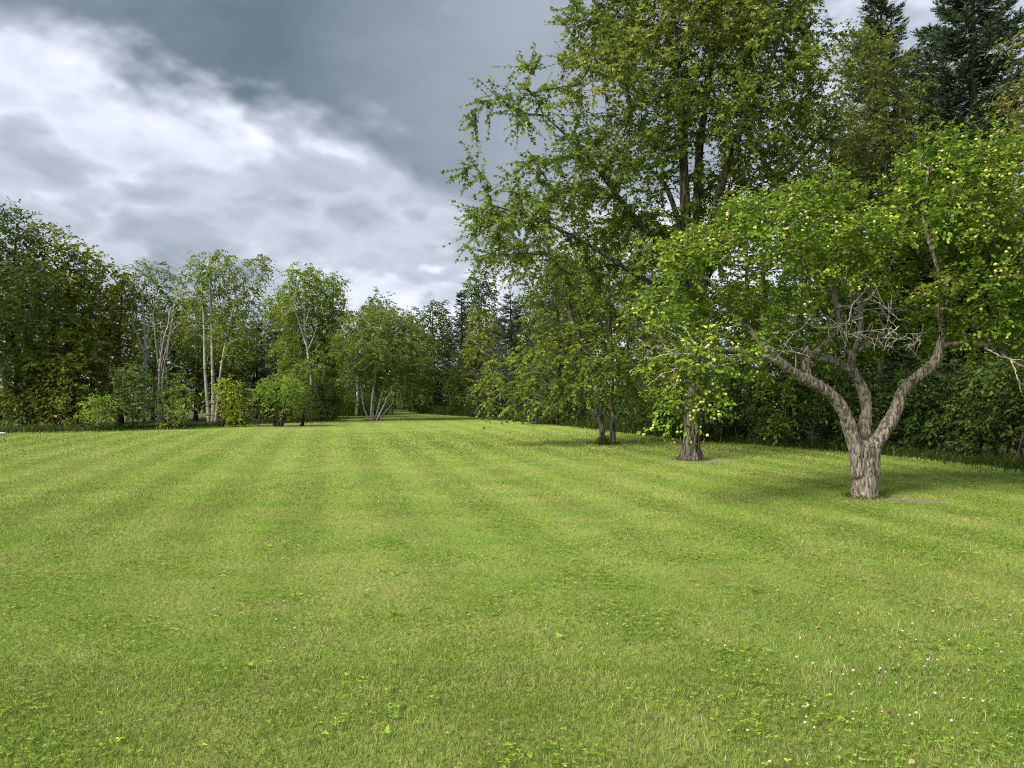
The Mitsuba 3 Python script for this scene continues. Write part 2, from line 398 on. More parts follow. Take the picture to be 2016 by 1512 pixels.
def build_grass():
    rng = np.random.default_rng(11)
    parts = []
    for y0, y1, dens, wid, hgt, seg in ((2.5, 4.5, 8600, 0.0038, 0.026, 2), (4.5, 7, 6200, 0.0048, 0.028, 1), (7, 11, 2900, 0.007, 0.036, 1), (11, 18, 1000, 0.012, 0.040, 1), (18, 32, 330, 0.022, 0.045, 1)):
        area = (y1 - y0) * (1.40 * (y0 + y1) / 2 + 5.2)
        n = int(area * dens)
        y = np.sqrt(rng.random(n) * (y1 ** 2 - y0 ** 2) + y0 ** 2)
        x = (rng.random(n) * 2 - 1) * (0.70 * y + 2.6)
        keep = rng.random(n) > np.clip((y - 21) / 11, 0, 1) if y0 >= 18 else np.ones(n, bool)
        keep &= (np.abs(x) < 0.70 * y + 0.4) | (rng.random(n) < 0.15)      # sparser beyond the frame
        for g, rx, ry in SOIL:
            dd = ((x - g[0]) / rx) ** 2 + ((y - g[1]) / ry) ** 2
            keep &= (dd + 0.5 * rng.normal(size=n) > 0.75) | (rng.random(n) < 0.10)
        x, y = x[keep], y[keep]
        n = len(x)
        P = np.stack([x, y, 0 * x], -1)
        big = meshkit.fbm(P * [0.35, 0.35, 0] + 1.0, 3, 1)
        mid = meshkit.fbm(P * [2.3, 2.3, 0] + 7, 3, 2)
        tuft = meshkit.fbm(P * [9, 9, 0], 2, 3)
        st = np.clip((np_stripe(x, y) - 0.2) / 0.6, 0, 1)
        h = hgt * rng.uniform(0.55, 1.25, n) * (0.6 + 0.85 * tuft)
        az = rng.random(n) * 2 * np.pi
        lean = rng.uniform(0.2, 1.05, n) * h
        lx, ly = np.cos(az) * lean, np.sin(az) * lean + (st - 0.5) * 0.55 * h
        fa = rng.random(n) * np.pi
        wx, wy = np.cos(fa) * wid * rng.uniform(0.6, 1.2, n), np.sin(fa) * wid * rng.uniform(0.6, 1.2, n)
        zb = 0.05 * 0 - 0.006
        root = np.stack([x, y, zb + 0 * x], -1)
        side = np.stack([wx, wy, 0 * x], -1) / 2
        tip = root + np.stack([lx, ly, h], -1)
        g = np.clip((0.3 * big + 0.7 * mid - 0.33) / 0.34, 0, 1)[:, None]
        col = np.array([0.165, 0.256, 0.046]) * (1 - g) + np.array([0.236, 0.298, 0.082]) * g
        dk = np.clip((meshkit.fbm(P * [1.1, 1.1, 0] + 9, 3, 9) - 0.54) / 0.14, 0, 1)[:, None] * 0.4
        col = col * (1 - dk) + np.array([0.125, 0.235, 0.032]) * dk
        sp = 0.06 + 0.16 * np.clip((meshkit.fbm(P * [1.6, 1.6, 0] + 3, 3, 6) - 0.56) / 0.12, 0, 1)
        straw = (rng.random(n) < sp)[:, None]
        col = np.where(straw, np.array([0.40, 0.35, 0.20]) * rng.uniform(0.6, 1.2, (n, 1)), col)
        col = col * (0.82 + 0.46 * tuft)[:, None] * np.exp(rng.normal(size=(n, 1)) * 0.27) * (0.945 + 0.11 * st * np.clip((y - 4) / 8, 0, 1))[:, None]
        if seg == 2:
            mid_p = root + np.stack([lx * 0.35, ly * 0.35, h * 0.62], -1)
            v = np.stack([root - side, root + side, mid_p + side * 0.8, mid_p - side * 0.8, tip], 1)
            t = np.array([[0, 1, 2], [0, 2, 3], [3, 2, 4]])
        else:
            v = np.stack([root - side, root + side, tip], 1)
            t = np.array([[0, 1, 2]])
        k = v.shape[1]
        parts.append((v.reshape(-1, 3), (t[None] + (np.arange(n) * k)[:, None, None]).reshape(-1, 3), np.repeat(np.clip(col, 0.01, 0.6), k, 0)))
    v, f, c = join(*parts)
    put('grass', (v, f), 'blade', color=c)
    tag('grass', 'short mown grass blades covering the lawn', 'grass', kind='stuff')


build_grass()


def build_clover():
    """Broad-leaved plants in the turf: trefoils and rosettes near the camera, and white clover heads."""
    rng = np.random.default_rng(5)
    n = 110000
    y = np.sqrt(rng.random(n) * (14 ** 2 - 2.5 ** 2) + 2.5 ** 2)
    x = (rng.random(n) * 2 - 1) * (0.7 * y + 0.4)
    P = np.stack([x, y, 0 * x], -1)
    m = meshkit.fbm(P * [1.5, 1.5, 0] + 30, 3, 21) + 0.16 * np.clip((x / y - 0.1), -0.3, 0.5) - 0.012 * np.abs(y - 4)
    keep = m + rng.normal(size=n) * 0.085 > 0.585
    P = P[keep]
    n = len(P)
    ti = np.repeat(np.arange(n), 3)
    a = rng.random(n)[ti] * 6.28 + np.tile([0, 2.09, 4.19], n) + rng.normal(size=3 * n) * 0.2
    ax = np.stack([np.cos(a), np.sin(a), rng.uniform(-0.1, 0.35, 3 * n)], -1)
    pos = P[ti] + np.array([0, 0, 1]) * rng.uniform(0.010, 0.030, n)[ti][:, None]
    col = np.array([0.15, 0.255, 0.042]) * np.exp(rng.normal(size=(n, 1)) * 0.3)[ti] * np.where(rng.random((n, 1)) < 0.35, [[1.6, 1.28, 1.1]], [[1, 1, 1]])[ti]
    tm = (DIAMOND[0] * [1, 1.3, 1], DIAMOND[1])
    L1 = leaves(rng, pos, ax, np.array([0, 0, 1.0]) + rng.normal(size=(3 * n, 3)) * 0.25, rng.uniform(0.009, 0.021, n)[ti], col, tm)
    # rosettes (plantain, dandelion)
    k = 620
    yy = np.sqrt(rng.random(k) * (9 ** 2 - 2.6 ** 2) + 2.6 ** 2)
    xx = (rng.random(k) * 2 - 1) * (0.7 * yy + 0.3)
    Q = np.stack([xx, yy, 0 * xx + 0.012], -1)
    keepq = meshkit.fbm(Q * [1.2, 1.2, 0] + 50, 3, 61) > .5
    Q = Q[keepq]; k = len(Q)
    ti = np.repeat(np.arange(k), 7)
    a = rng.random(k)[ti] * 6.28 + np.tile(np.arange(7) * 0.9, k) + rng.normal(size=7 * k) * 0.5
    ax = np.stack([np.cos(a), np.sin(a), rng.uniform(0.15, 0.7, 7 * k)], -1)
    col = np.array([0.16, 0.28, 0.04]) * np.exp(rng.normal(size=(k, 1)) * 0.3)[ti] * np.exp(rng.normal(size=(7 * k, 1)) * 0.15)
    L2 = leaves(rng, Q[ti], ax, np.array([0, 0, 1.0]) + rng.normal(size=(7 * k, 3)) * 0.15, (rng.uniform(0.014, 0.042, k)[ti] * rng.uniform(.5, 1.2, 7 * k)), col, (OVAL[0] * [1, 0.8, 1], OVAL[1]))
    v, f, c = join(L1, L2)
    put('clover', (v, f), 'blade', color=np.clip(c, 0, 0.6))
    tag('clover', 'clover and broad weed leaves growing in the turf', 'clover', kind='stuff')
    # flower heads, each a thing
    spots = []
    for cx, cy, sx, sy, m in ((1700, 1400, 180, 60, 34), (1850, 1290, 130, 60, 26), (1650, 1330, 60, 16, 12), (1900, 1230, 90, 40, 12), (560, 1030, 120, 40, 40), (470, 1210, 170, 45, 22), (700, 1060, 80, 30, 18), (1300, 950, 200, 30, 26), (950, 1080, 100, 40, 10), (1620, 1240, 150, 50, 16)):
        p = rng.normal(size=(int(m * .8), 2)) * [sx * .8, sy * .8] + [cx, cy]
        spots += list(p)
    head = trimesh.creation.icosphere(subdivisions=1, radius=1.0)
    hv = np.array(head.vertices)
    hv *= (1 + 0.18 * np.sin(hv[:, :1] * 9 + hv[:, 1:2] * 7))
    hv[:, 2] *= 0.85
    flower = mikit.ply((hv, np.array(head.faces)), 'petal')
    sv, sf = tubes(np.array([[[0, 0, -4.6], [0.2, 0.1, -2.2], [0, 0, -0.5]]]), np.array([[0.16, 0.15, 0.14]]), 4)
    stalk = mikit.ply((sv, sf), 'blade', color=np.tile([[0.10, 0.16, 0.03]], (len(sv), 1)))
    for px, py in spots:
        py = min(max(py, 905), 1500)
        Y = (CAM_H - 0.04) * FPX / (py - HOR)
        p = W(px, py, Y)
        r = rng.uniform(0.0035, 0.0068)
        key = numbered('clover_flower')
        m = T().translate([float(p[0]), float(p[1]), 0.046 + float(rng.uniform(0, 0.02))]).rotate([1, 0, 0], float(rng.uniform(-25, 25))).scale(float(r))
        scene[key + '__head'] = {**flower, 'to_world': m}
        scene[key + '__stalk'] = {**stalk, 'to_world': m}
        tag(key, 'small round white clover head on a short stalk in the mown lawn', 'flower', 'white clover heads dotted over the lawn')


build_clover()


def build_litter():
    rng = np.random.default_rng(19)
    px, py = [], []
    for cx, cy, sx, sy, m in ((1400, 915, 190, 26, 150), (1230, 885, 120, 14, 60), (1720, 1000, 170, 30, 150), (1550, 960, 250, 40, 120), (1000, 1050, 700, 130, 140), (1500, 1250, 400, 150, 70)):
        px.append(rng.normal(size=m) * sx + cx); py.append(np.maximum(rng.normal(size=m) * sy + cy, 868))
    px, py = np.concatenate(px), np.concatenate(py)
    Y = CAM_H * FPX / (py - HOR)
    n = len(Y)
    pos = np.stack([(px - 1008) / FPX * Y, Y, rng.uniform(.012, .035, n)], -1)
    a = rng.random(n) * 6.28
    col = np.array([[.34, .27, .10], [.40, .36, .16], [.20, .13, .06], [.30, .32, .10]])[rng.integers(0, 4, n)] * np.exp(rng.normal(size=(n, 1)) * .2)
    lf = leaves(rng, pos, np.stack([np.cos(a), np.sin(a), rng.uniform(-.2, .3, n)], -1), np.array([0, 0, 1.0]) + rng.normal(size=(n, 3)) * .35, rng.uniform(.025, .06, n), col, OVAL)
    put('fallen_leaves', lf[:2], 'leaf', color=lf[2])
    tag('fallen_leaves', 'fallen yellow and brown leaves strewn over the lawn', 'leaf litter', kind='stuff')


build_litter()

# ------------------------------------------------------------------ trees


def manifold_limbs(limbs, edge=0.035, furrow=0.010, seed=1):
    """Limbs (k, 4) as one continuous skin with bark relief."""
    solid = None
    for c in limbs:
        balls = [m3.Manifold.sphere(float(r), 14).translate([float(x) for x in p]) for *p, r in c]
        for a, b in zip(balls[:-1], balls[1:]):
            h = m3.Manifold.batch_hull([a, b])
            solid = h if solid is None else solid + h
    solid = solid.refine_to_length(edge)
    m = solid.to_mesh()
    t = trimesh.Trimesh(np.array(m.vert_properties[:, :3], float), np.array(m.tri_verts), process=True)
    trimesh.smoothing.filter_taubin(t, iterations=10)
    v, n = np.array(t.vertices), np.array(t.vertex_normals)
    ridge = np.abs(meshkit.fbm(v * [17, 17, 4.5] + seed, 3, seed) - 0.5) * 2
    lump = meshkit.fbm(v * 4.5 + seed, 3, seed + 3) - 0.5
    v += n * (furrow * (ridge - 0.35) * 2.2 + 0.045 * lump)[:, None]
    return v, np.array(t.faces)


def crown_anchors(rng, blobs, gap):
    pts = np.vstack([ellipsoid_points(rng, b, max(6, int(5.0 * b[1][0] * b[1][1] * b[1][2] / gap ** 3 * 1.2)), b[2] if len(b) > 2 else 0.45) for b in blobs])
    return thin_out(pts, gap, rng)


def PB(px, py, Y, rx, ry, ryd=None, shell=0.45):
    """A crown lump from where the photograph shows it: centre pixel, depth, half width and half height in pixels, half depth in metres."""
    c = W(px, py, Y)
    a, b = rx / FPX * Y, ry / FPX * Y
    return c, np.array([a, ryd if ryd else a, b]), shell


def PL(pts, Y, radii, dy=None):
    """A stem through pixels at depth Y (plus offsets dy)."""
    out = []
    for i, (px, py) in enumerate(pts):
        yy = Y + (dy[i] if dy is not None else 0)
        out.append([*W(px, py, yy), radii[i]])
    return np.array(out, float)


def build_apple():
    rng = np.random.default_rng(42)
    Y = 11.65
    root = 'apple_tree'
    z = lambda X, Yz: (1250 + X / 2.4386, 400 + Yz / 2.4386)
    trunk = PL([z(1100, 1405), z(1102, 1330), z(1102, 1260), z(1102, 1190)], Y, [0.222, 0.192, 0.185, 0.18])
    left = PL([z(1072, 1290), z(1062, 1180), z(1030, 1085), z(1000, 990), z(935, 915), z(850, 862), z(770, 822), z(700, 765), z(640, 700)], Y, [.135, .13, .118, .108, .102, .096, .088, .080, .06], [-.05, -.06, -.1, -.15, -.2, -.3, -.4, -.5, -.6])
    mid = PL([z(1104, 1260), z(1104, 1150), z(1100, 1075), z(1113, 1000), z(1100, 920), z(1065, 835), z(1000, 780), z(930, 748), z(860, 735), z(810, 700)], Y, [.14, .125, .105, .095, .093, .085, .078, .066, .06, .045], [.05, .1, .12, .15, .15, .1, 0, -.1, -.2, -.3])
    stub = PL([z(1062, 840), z(1045, 775), z(1040, 712)], Y, [.075, .066, .058], [.12, .1, .1])
    stub2 = PL([z(1050, 720), z(1090, 700), z(1150, 660), z(1200, 625)], Y, [.035, .04, .035, .028], [.1, 0, -.1, -.2])
    right = PL([z(1135, 1290), z(1145, 1180), z(1200, 1088), z(1255, 990), z(1290, 895), z(1365, 825), z(1440, 765), z(1468, 690), z(1478, 600), z(1462, 500), z(1490, 410), z(1520, 300)], Y, [.14, .13, .115, .108, .10, .094, .088, .082, .078, .07, .055, .035], [0, 0, .05, .1, .15, .2, .2, .2, .25, .3, .4, .5])
    rbr = PL([z(1478, 685), z(1540, 675), z(1610, 668), z(1700, 685), z(1790, 735), z(1890, 800)], Y, [.05, .045, .042, .038, .034, .02], [.2, .1, 0, -.2, -.3, -.5])
    mbr = PL([z(850, 730), z(905, 690), z(945, 645), z(990, 590), z(1060, 550), z(1120, 470)], Y, [.055, .05, .045, .036, .028, .015], [-.2, -.25, -.3, -.35, -.4, -.4])
    lst = PL([z(835, 850), z(820, 780), z(825, 720)], Y, [.07, .062, .05], [-.3, -.25, -.2])
    thick = [resample(c * [1, 1, 1, .90], 0.10) for c in (trunk, left, mid, stub, right, rbr, mbr, lst, stub2)]
    v, f = manifold_limbs(thick)
    put('trunk', (v, f), 'apple_bark', smooth=True, parent=root)
    # hidden continuations give the crown its frame all round
    back = resample(np.array([[*W(1678, 712, Y + .1), .05], [*W(1696, 640, Y + .7), .045], [*W(1690, 540, Y + 1.5), .045], [*W(1720, 430, Y + 1.9), .02]]), .12)
    upm = resample(np.array([[*W(1655, 640, Y - .3), .045], [*W(1640, 560, Y - .2), .04], [*W(1620, 470, Y), .03], [*W(1600, 410, Y + .1), .012]]), .12)
    upl = resample(np.array([[*W(1512, 690, Y - .5), .05], [*W(1460, 630, Y - .3), .035], [*W(1410, 570, Y - .1), .025], [*W(1370, 510, Y + .1), .012]]), .12)
    lowl = resample(np.array([[*W(1537, 715, Y - .5), .05], [*W(1440, 690, Y - .9), .04], [*W(1360, 700, Y - 1.1), .03], [*W(1330, 760, Y - 1.1), .012]]), .12)
    upr = resample(np.array([[*W(1860, 600, Y + .3), .06], [*W(1930, 520, Y), .05], [*W(1990, 440, Y), .04], [*W(2060, 360, Y), .015]]), .12)
    frt = resample(np.array([[*W(1858, 640, Y + .2), .05], [*W(1850, 540, Y - .3), .032], [*W(1820, 430, Y - .5), .022], [*W(1830, 330, Y - .5), .01]]), .12)
    extra = [back, upm, upl, lowl, upr, frt]
    blobs = [PB(1375, 545, Y - .4, 100, 85, 1.0), PB(1330, 600, Y - .5, 60, 90, .8), PB(1490, 490, Y, 120, 90, 1.5), PB(1450, 600, Y - .3, 110, 80, 1.2), PB(1620, 450, Y + .1, 120, 85, 1.7),
             PB(1560, 540, Y + .6, 120, 60, 1.3), PB(1745, 440, Y, 130, 78, 1.7), PB(1840, 320, Y - .1, 60, 60, .8), PB(1900, 400, Y, 130, 110, 1.7), PB(1940, 540, Y - .1, 120, 110, 1.5),
             PB(2060, 460, Y, 120, 150, 1.6), PB(1760, 540, Y + 1.3, 150, 110, .8), PB(1980, 640, Y - .2, 90, 60, 1.1), PB(1345, 740, Y - 1.0, 70, 75, .6), PB(1390, 700, Y - .9, 80, 55, .7),
             PB(1470, 670, Y - .5, 60, 60, .7), PB(1640, 640, Y + 1.5, 150, 80, .7), PB(1530, 790, Y + 1.2, 60, 60, .5), PB(1800, 630, Y + 1.4, 90, 60, .6), PB(1318, 790, Y - 1.0, 26, 48, .35), PB(1378, 808, Y - 1.0, 36, 40, .4), PB(1600, 560, Y - .6, 90, 40, .7)]
    anchors = crown_anchors(rng, blobs, 0.218)
    # the dead twigs in the middle stay free of leaves at the front
    px = anchors[:, 0] / anchors[:, 1] * FPX + 1008
    py = HOR - (anchors[:, 2] - CAM_H) / anchors[:, 1] * FPX
    hole = (((px - 1680) / 150) ** 2 + ((py - 645) / 88) ** 2 < 1) & (anchors[:, 1] < Y + 0.9)
    hole |= (px > 1560) & (px < 1850) & (py > 720) & (anchors[:, 1] < Y + 1.0)
    gaps = meshkit.fbm(anchors * [1.25, .5, 1.4] + 4, 3, 12) < 0.468
    anchors = anchors[~hole & ~gaps & (anchors[:, 2] > 0.75)]
    B, rad = grow(thick + extra, anchors, rng, r0=0.0042, lift=0.2)
    put('branches', join(tubes(B, rad, 5), *[stem_tube(c, 7) for c in extra]), 'apple_bark', smooth=True, parent=root)
    lf, tw, (TP, bi) = foliage(rng, B, rad, twigs=7, tlen=0.34, per=9, size=0.080, col=(0.083, 0.160, 0.023), tmpl=DIAMOND, droop=0.2, spread=0.85, flat=0.6, hang=0.35,
                               tint=(0.160, 0.220, 0.036), tintp=0.38, jit=0.24, twig_r=0.0028, patch=0.9, seed=2, sun_up=0.38, glow=(1.9, 1.65, 1.5))
    put('crown', lf[:2], 'leaf', color=lf[2], parent=root)
    put('twigs', tw, 'brown_bark', parent=root)
    # fruit hanging in clusters from the outer twigs
    ball = trimesh.creation.icosphere(subdivisions=1, radius=1.0)
    bv = np.array(ball.vertices)
    bv[:, 2] *= 1 - 0.12 * (np.abs(bv[:, 2]) > .8)
    shape = [mikit.ply((bv, np.array(ball.faces)), f'fruit_{k}', smooth=True) for k in range(3)]
    tips = TP[:, 2]
    n = len(tips)
    clump = meshkit.fbm(tips * 1.5, 2, 31)
    prob = np.clip((clump - 0.38) * 3, 0.15, 1) * np.exp(-np.maximum(tips[:, 1] - (Y - 0.6), 0) * 1.1)
    pick = rng.choice(n, 520, replace=False, p=prob / prob.sum())
    spots = []
    for i in pick:
        for _ in range(rng.integers(1, 5)):
            s = rng.uniform(0.3, 1.0)
            spots.append(TP[i, 0] * (1 - s) + TP[i, 2] * s + rng.normal(size=3) * 0.035 + np.array([0, -0.02, -0.045]))
    spots = np.array(spots)
    inview = spots[:, 0] / spots[:, 1] < 0.68
    order = np.argsort(spots[:, 1] + 100 * ~inview)
    rest = []
    for k, i in enumerate(order):
        r = rng.choice([0.014, 0.019, 0.023]) * rng.uniform(.9, 1.1)
        c = int(rng.choice(3, p=[0.66, 0.31, 0.03]))
        m = T().translate([float(q) for q in spots[i]]).rotate([1, 0.3, 0], float(rng.uniform(-40, 40))).scale([r, r, r * float(rng.uniform(0.9, 1.08))])
        if k < 300:
            scene[f'{root}__apple' + (f'_{k:03d}' if k else '')] = {**shape[c], 'to_world': m}
        else:
            rest.append((bv * r + spots[i], np.array(ball.faces)))
    if rest:
        key = put('apple_mass', join(*rest), 'fruit_0', smooth=True, parent=root)
        tag(key, kind='stuff')
    # dead grey twigs
    dead = []
    q = lambda a, b: (1480 + a / 5.449, 540 + b / 5.449)
    for pts, r in (([(970, 620), (820, 460), (640, 490), (480, 500), (330, 430)], .012), ([(600, 520), (480, 620), (380, 730), (260, 915)], .009), ([(330, 560 - 20), (150, 535)], .014),
                   ([(980, 590), (1005, 660), (1000, 780), (995, 885)], .014), ([(975, 600), (900, 520), (820, 470), (820, 600), (820, 710)], .010), ([(1000, 600), (1050, 470), (1090, 320), (1180, 230), (1240, 120)], .013),
                   ([(850, 420), (900, 360), (1000, 340), (1100, 365), (1190, 410)], .009), ([(1010, 650), (1120, 625), (1280, 605), (1400, 625)], .010), ([(1150, 640), (1290, 690), (1420, 750), (1520, 800)], .009),
                   ([(1400, 820), (1500, 730), (1620, 680), (1700, 630), (1810, 700), (1745, 890)], .012), ([(1400, 680), (1560, 690), (1715, 695), (1715, 740), (1650, 820)], .011), ([(1400, 650), (1470, 480), (1460, 270)], .012),
                   ([(1100, 480), (1200, 390), (1400, 365), (1560, 365), (1700, 385)], .009), ([(1280, 265), (1400, 320), (1500, 410), (1600, 500)], .009), ([(1120, 310), (1260, 265), (1330, 170), (1390, 60)], .013),
                   ([(1100, 360), (1200, 330), (1270, 250)], .010), ([(560, 500), (660, 560), (800, 570), (940, 575)], .008), ([(530, 850), (440, 830), (320, 825)], .009), ([(560, 840), (600, 770), (600, 850), (590, 920)], .009),
                   ([(180, 720), (300, 700), (480, 700), (640, 720)], .012), ([(850, 40), (900, 200), (940, 260)], .007), ([(930, 0), (990, 100)], .007), ([(1110, 110), (1240, 0)], .007), ([(1050, 60), (1110, 170), (1110, 260)], .009),
                   ([(180, 240), (240, 310), (400, 430), (480, 490)], .008), ([(180, 240), (220, 160)], .005), ([(540, 340), (540, 480)], .005), ([(920, 260), (915, 470)], .005), ([(1580, 560), (1480, 640), (1420, 660)], .010), ([(1810, 700), (1700, 780)], .007), ([(700, 500), (560, 430), (400, 330)], .006)):
        y0 = Y - rng.uniform(0.35, 0.85)
        wv = rng.uniform(-.25, .25)
        n = len(pts)
        r = r * .95
        c = PL([q(*p) for p in pts], y0, np.linspace(r, r * 0.45, n), np.linspace(0, wv, n) + rng.normal(size=n) * .04)
        c = resample(c, 0.05)
        c[:, :3] += rng.normal(size=(len(c), 3)) * 0.006
        dead.append(stem_tube(c, 6))
        for _ in range(9):
            i = rng.integers(1, len(c) - 1)
            d = unit(rng.normal(size=3) * [1, .7, .9]) * rng.uniform(.08, .34)
            dead.append(tubes(np.array([[c[i, :3], c[i, :3] + d * .5 + rng.normal(size=3) * .012, c[i, :3] + d]]), np.array([[c[i, 3] * .6, c[i, 3] * .5, c[i, 3] * .25]]), 4))
    for pts in ([(1395, 705), (1330, 690), (1265, 680)], [(1390, 700), (1330, 660), (1290, 640)], [(1395, 715), (1320, 730), (1270, 760)], [(1380, 695), (1300, 700), (1280, 720)], [(1375, 690), (1350, 650), (1330, 640)],
                [(1990, 710), (2004, 745), (2010, 775)], [(1975, 700), (2000, 715), (2030, 730)], [(1940, 685), (1980, 705), (2050, 712)]):
        c = resample(PL(pts, Y - 1.1 + rng.uniform(-.2, .2), [.011, .008, .004]), .05)
        c[:, :3] += rng.normal(size=(len(c), 3)) * .008
        dead.append(stem_tube(c, 5))
    key = put('dead_branches', join(*dead), 'dead_wood', smooth=True, parent=root)
    tag(key, 'bare grey dead twigs tangled in the middle of the crown', kind='stuff')
    tag(root + '__branches', kind='stuff')
    tag(root, 'gnarled apple tree with three crooked limbs, yellow fruit and dead grey twigs', 'tree')


build_apple()


def build_maple():
    rng = np.random.default_rng(7)
    Y = 17.9
    root = 'maple_tree'
    trunk = PL([(1361, 908), (1361, 880), (1362, 840), (1364, 760), (1366, 680), (1366, 600)], Y, [.185, .18, .178, .175, .175, .17])
    s1 = PL([(1366, 640), (1358, 520), (1350, 400), (1346, 300), (1340, 180), (1330, 60), (1325, -60)], Y, [.15, .13, .12, .10, .08, .06, .03])
    s2 = PL([(1368, 640), (1378, 520), (1374, 400), (1380, 280), (1400, 140), (1420, 0), (1430, -100)], Y, [.15, .12, .11, .09, .075, .05, .03], [0, .3, .5, .8, 1, 1.2, 1.3])
    s3 = PL([(1370, 600), (1400, 480), (1420, 370), (1450, 280), (1480, 200), (1530, 90), (1560, -20)], Y, [.13, .11, .10, .085, .07, .05, .025], [0, -.2, -.4, -.6, -.8, -.9, -1])
    s4 = PL([(1364, 600), (1320, 510), (1270, 450), (1220, 390), (1160, 310), (1110, 260), (1070, 225)], Y, [.11, .09, .07, .055, .04, .025, .012], [0, -.2, -.5, -.8, -1, -1.2, -1.3])
    s5 = PL([(1364, 560), (1335, 430), (1300, 350), (1240, 310), (1170, 250)], Y, [.09, .07, .05, .04, .02], [0, .4, .9, 1.3, 1.7])
    s6 = PL([(1372, 580), (1430, 480), (1500, 390), (1580, 310), (1640, 240)], Y, [.10, .08, .06, .045, .02], [0, .3, .8, 1.2, 1.5])
    s7 = PL([(1362, 620), (1300, 570), (1220, 520), (1140, 470), (1050, 430), (960, 400)], Y, [.09, .07, .05, .035, .022, .01], [0, -.3, -.7, -1, -1.3, -1.5])
    tr = resample(trunk, 0.06)
    stems = [resample(c, 0.14) for c in (s1, s2, s3, s4, s5, s6, s7)]
    put('trunk', join(stem_tube(tr, 40, ridge=0.22, flare=0.58, seed=3), *[stem_tube(c, 9, ridge=.06, seed=5) for c in stems]), 'rough_bark', smooth=40, parent=root)
    blobs = [PB(1340, 40, Y, 190, 150, 2.4), PB(1300, -110, Y, 160, 90, 2.0), PB(1480, -60, Y, 150, 110, 2.0), PB(1180, 100, Y - .5, 90, 75, 1.4), PB(1170, 30, Y, 90, 80, 1.3), PB(1500, 130, Y - .3, 140, 110, 1.9), PB(1590, 60, Y, 60, 60, 1.0),
             PB(1250, 200, Y - .6, 130, 90, 1.9), PB(1120, 250, Y - 1, 110, 60, 1.2), PB(1005, 190, Y - 1.3, 75, 34, .7, .2), PB(945, 205, Y - 1.35, 50, 26, .4, .2), PB(1060, 170, Y - 1.2, 60, 45, .7), PB(930, 255, Y - 1.4, 28, 30, .3), PB(1420, 260, Y, 150, 100, 2.1), PB(1100, 350, Y - 1, 130, 80, 1.3),
             PB(985, 345, Y - 1.3, 75, 45, .8), PB(1240, 380, Y, 140, 100, 1.8), PB(950, 420, Y - 1.5, 50, 55, .7), PB(1040, 450, Y - 1.2, 110, 70, 1.1), PB(1180, 500, Y - .5, 120, 70, 1.3), PB(1480, 380, Y + .5, 130, 90, 1.5), PB(1320, 480, Y + .5, 140, 90, 1.5), PB(960, 490, Y - 1.4, 35, 40, .4), PB(1590, 250, Y + 1.0, 60, 60, .9)]
    anchors = crown_anchors(rng, blobs, 0.425)
    anchors = anchors[meshkit.fbm(anchors * .75 + 3.4, 2, 5) > np.where(anchors[:, 0] < 2.6, .425, .37)]
    B, rad = grow([tr] + stems, anchors, rng, r0=0.0062, lift=0.15, wob=.05)
    put('branches', tubes(B, rad, 5), 'rough_bark', smooth=True, parent=root)
    lf, tw, _ = foliage(rng, B, rad, twigs=10, tlen=0.56, per=11, size=0.112, col=(0.068, 0.102, 0.025), tmpl=STAR, droop=0.14, spread=0.8, flat=0.6, hang=0.55, tint=(0.115, 0.125, 0.036), tintp=0.36, twig_r=0.004, patch=1.6, seed=4)
    put('crown', lf[:2], 'leaf', color=lf[2], parent=root)
    put('twigs', tw, 'brown_bark', parent=root)
    tag(root + '__branches', kind='stuff')
    tag(root, 'tallest maple with a rough flared trunk and wide spreading airy crown', 'tree')


build_maple()


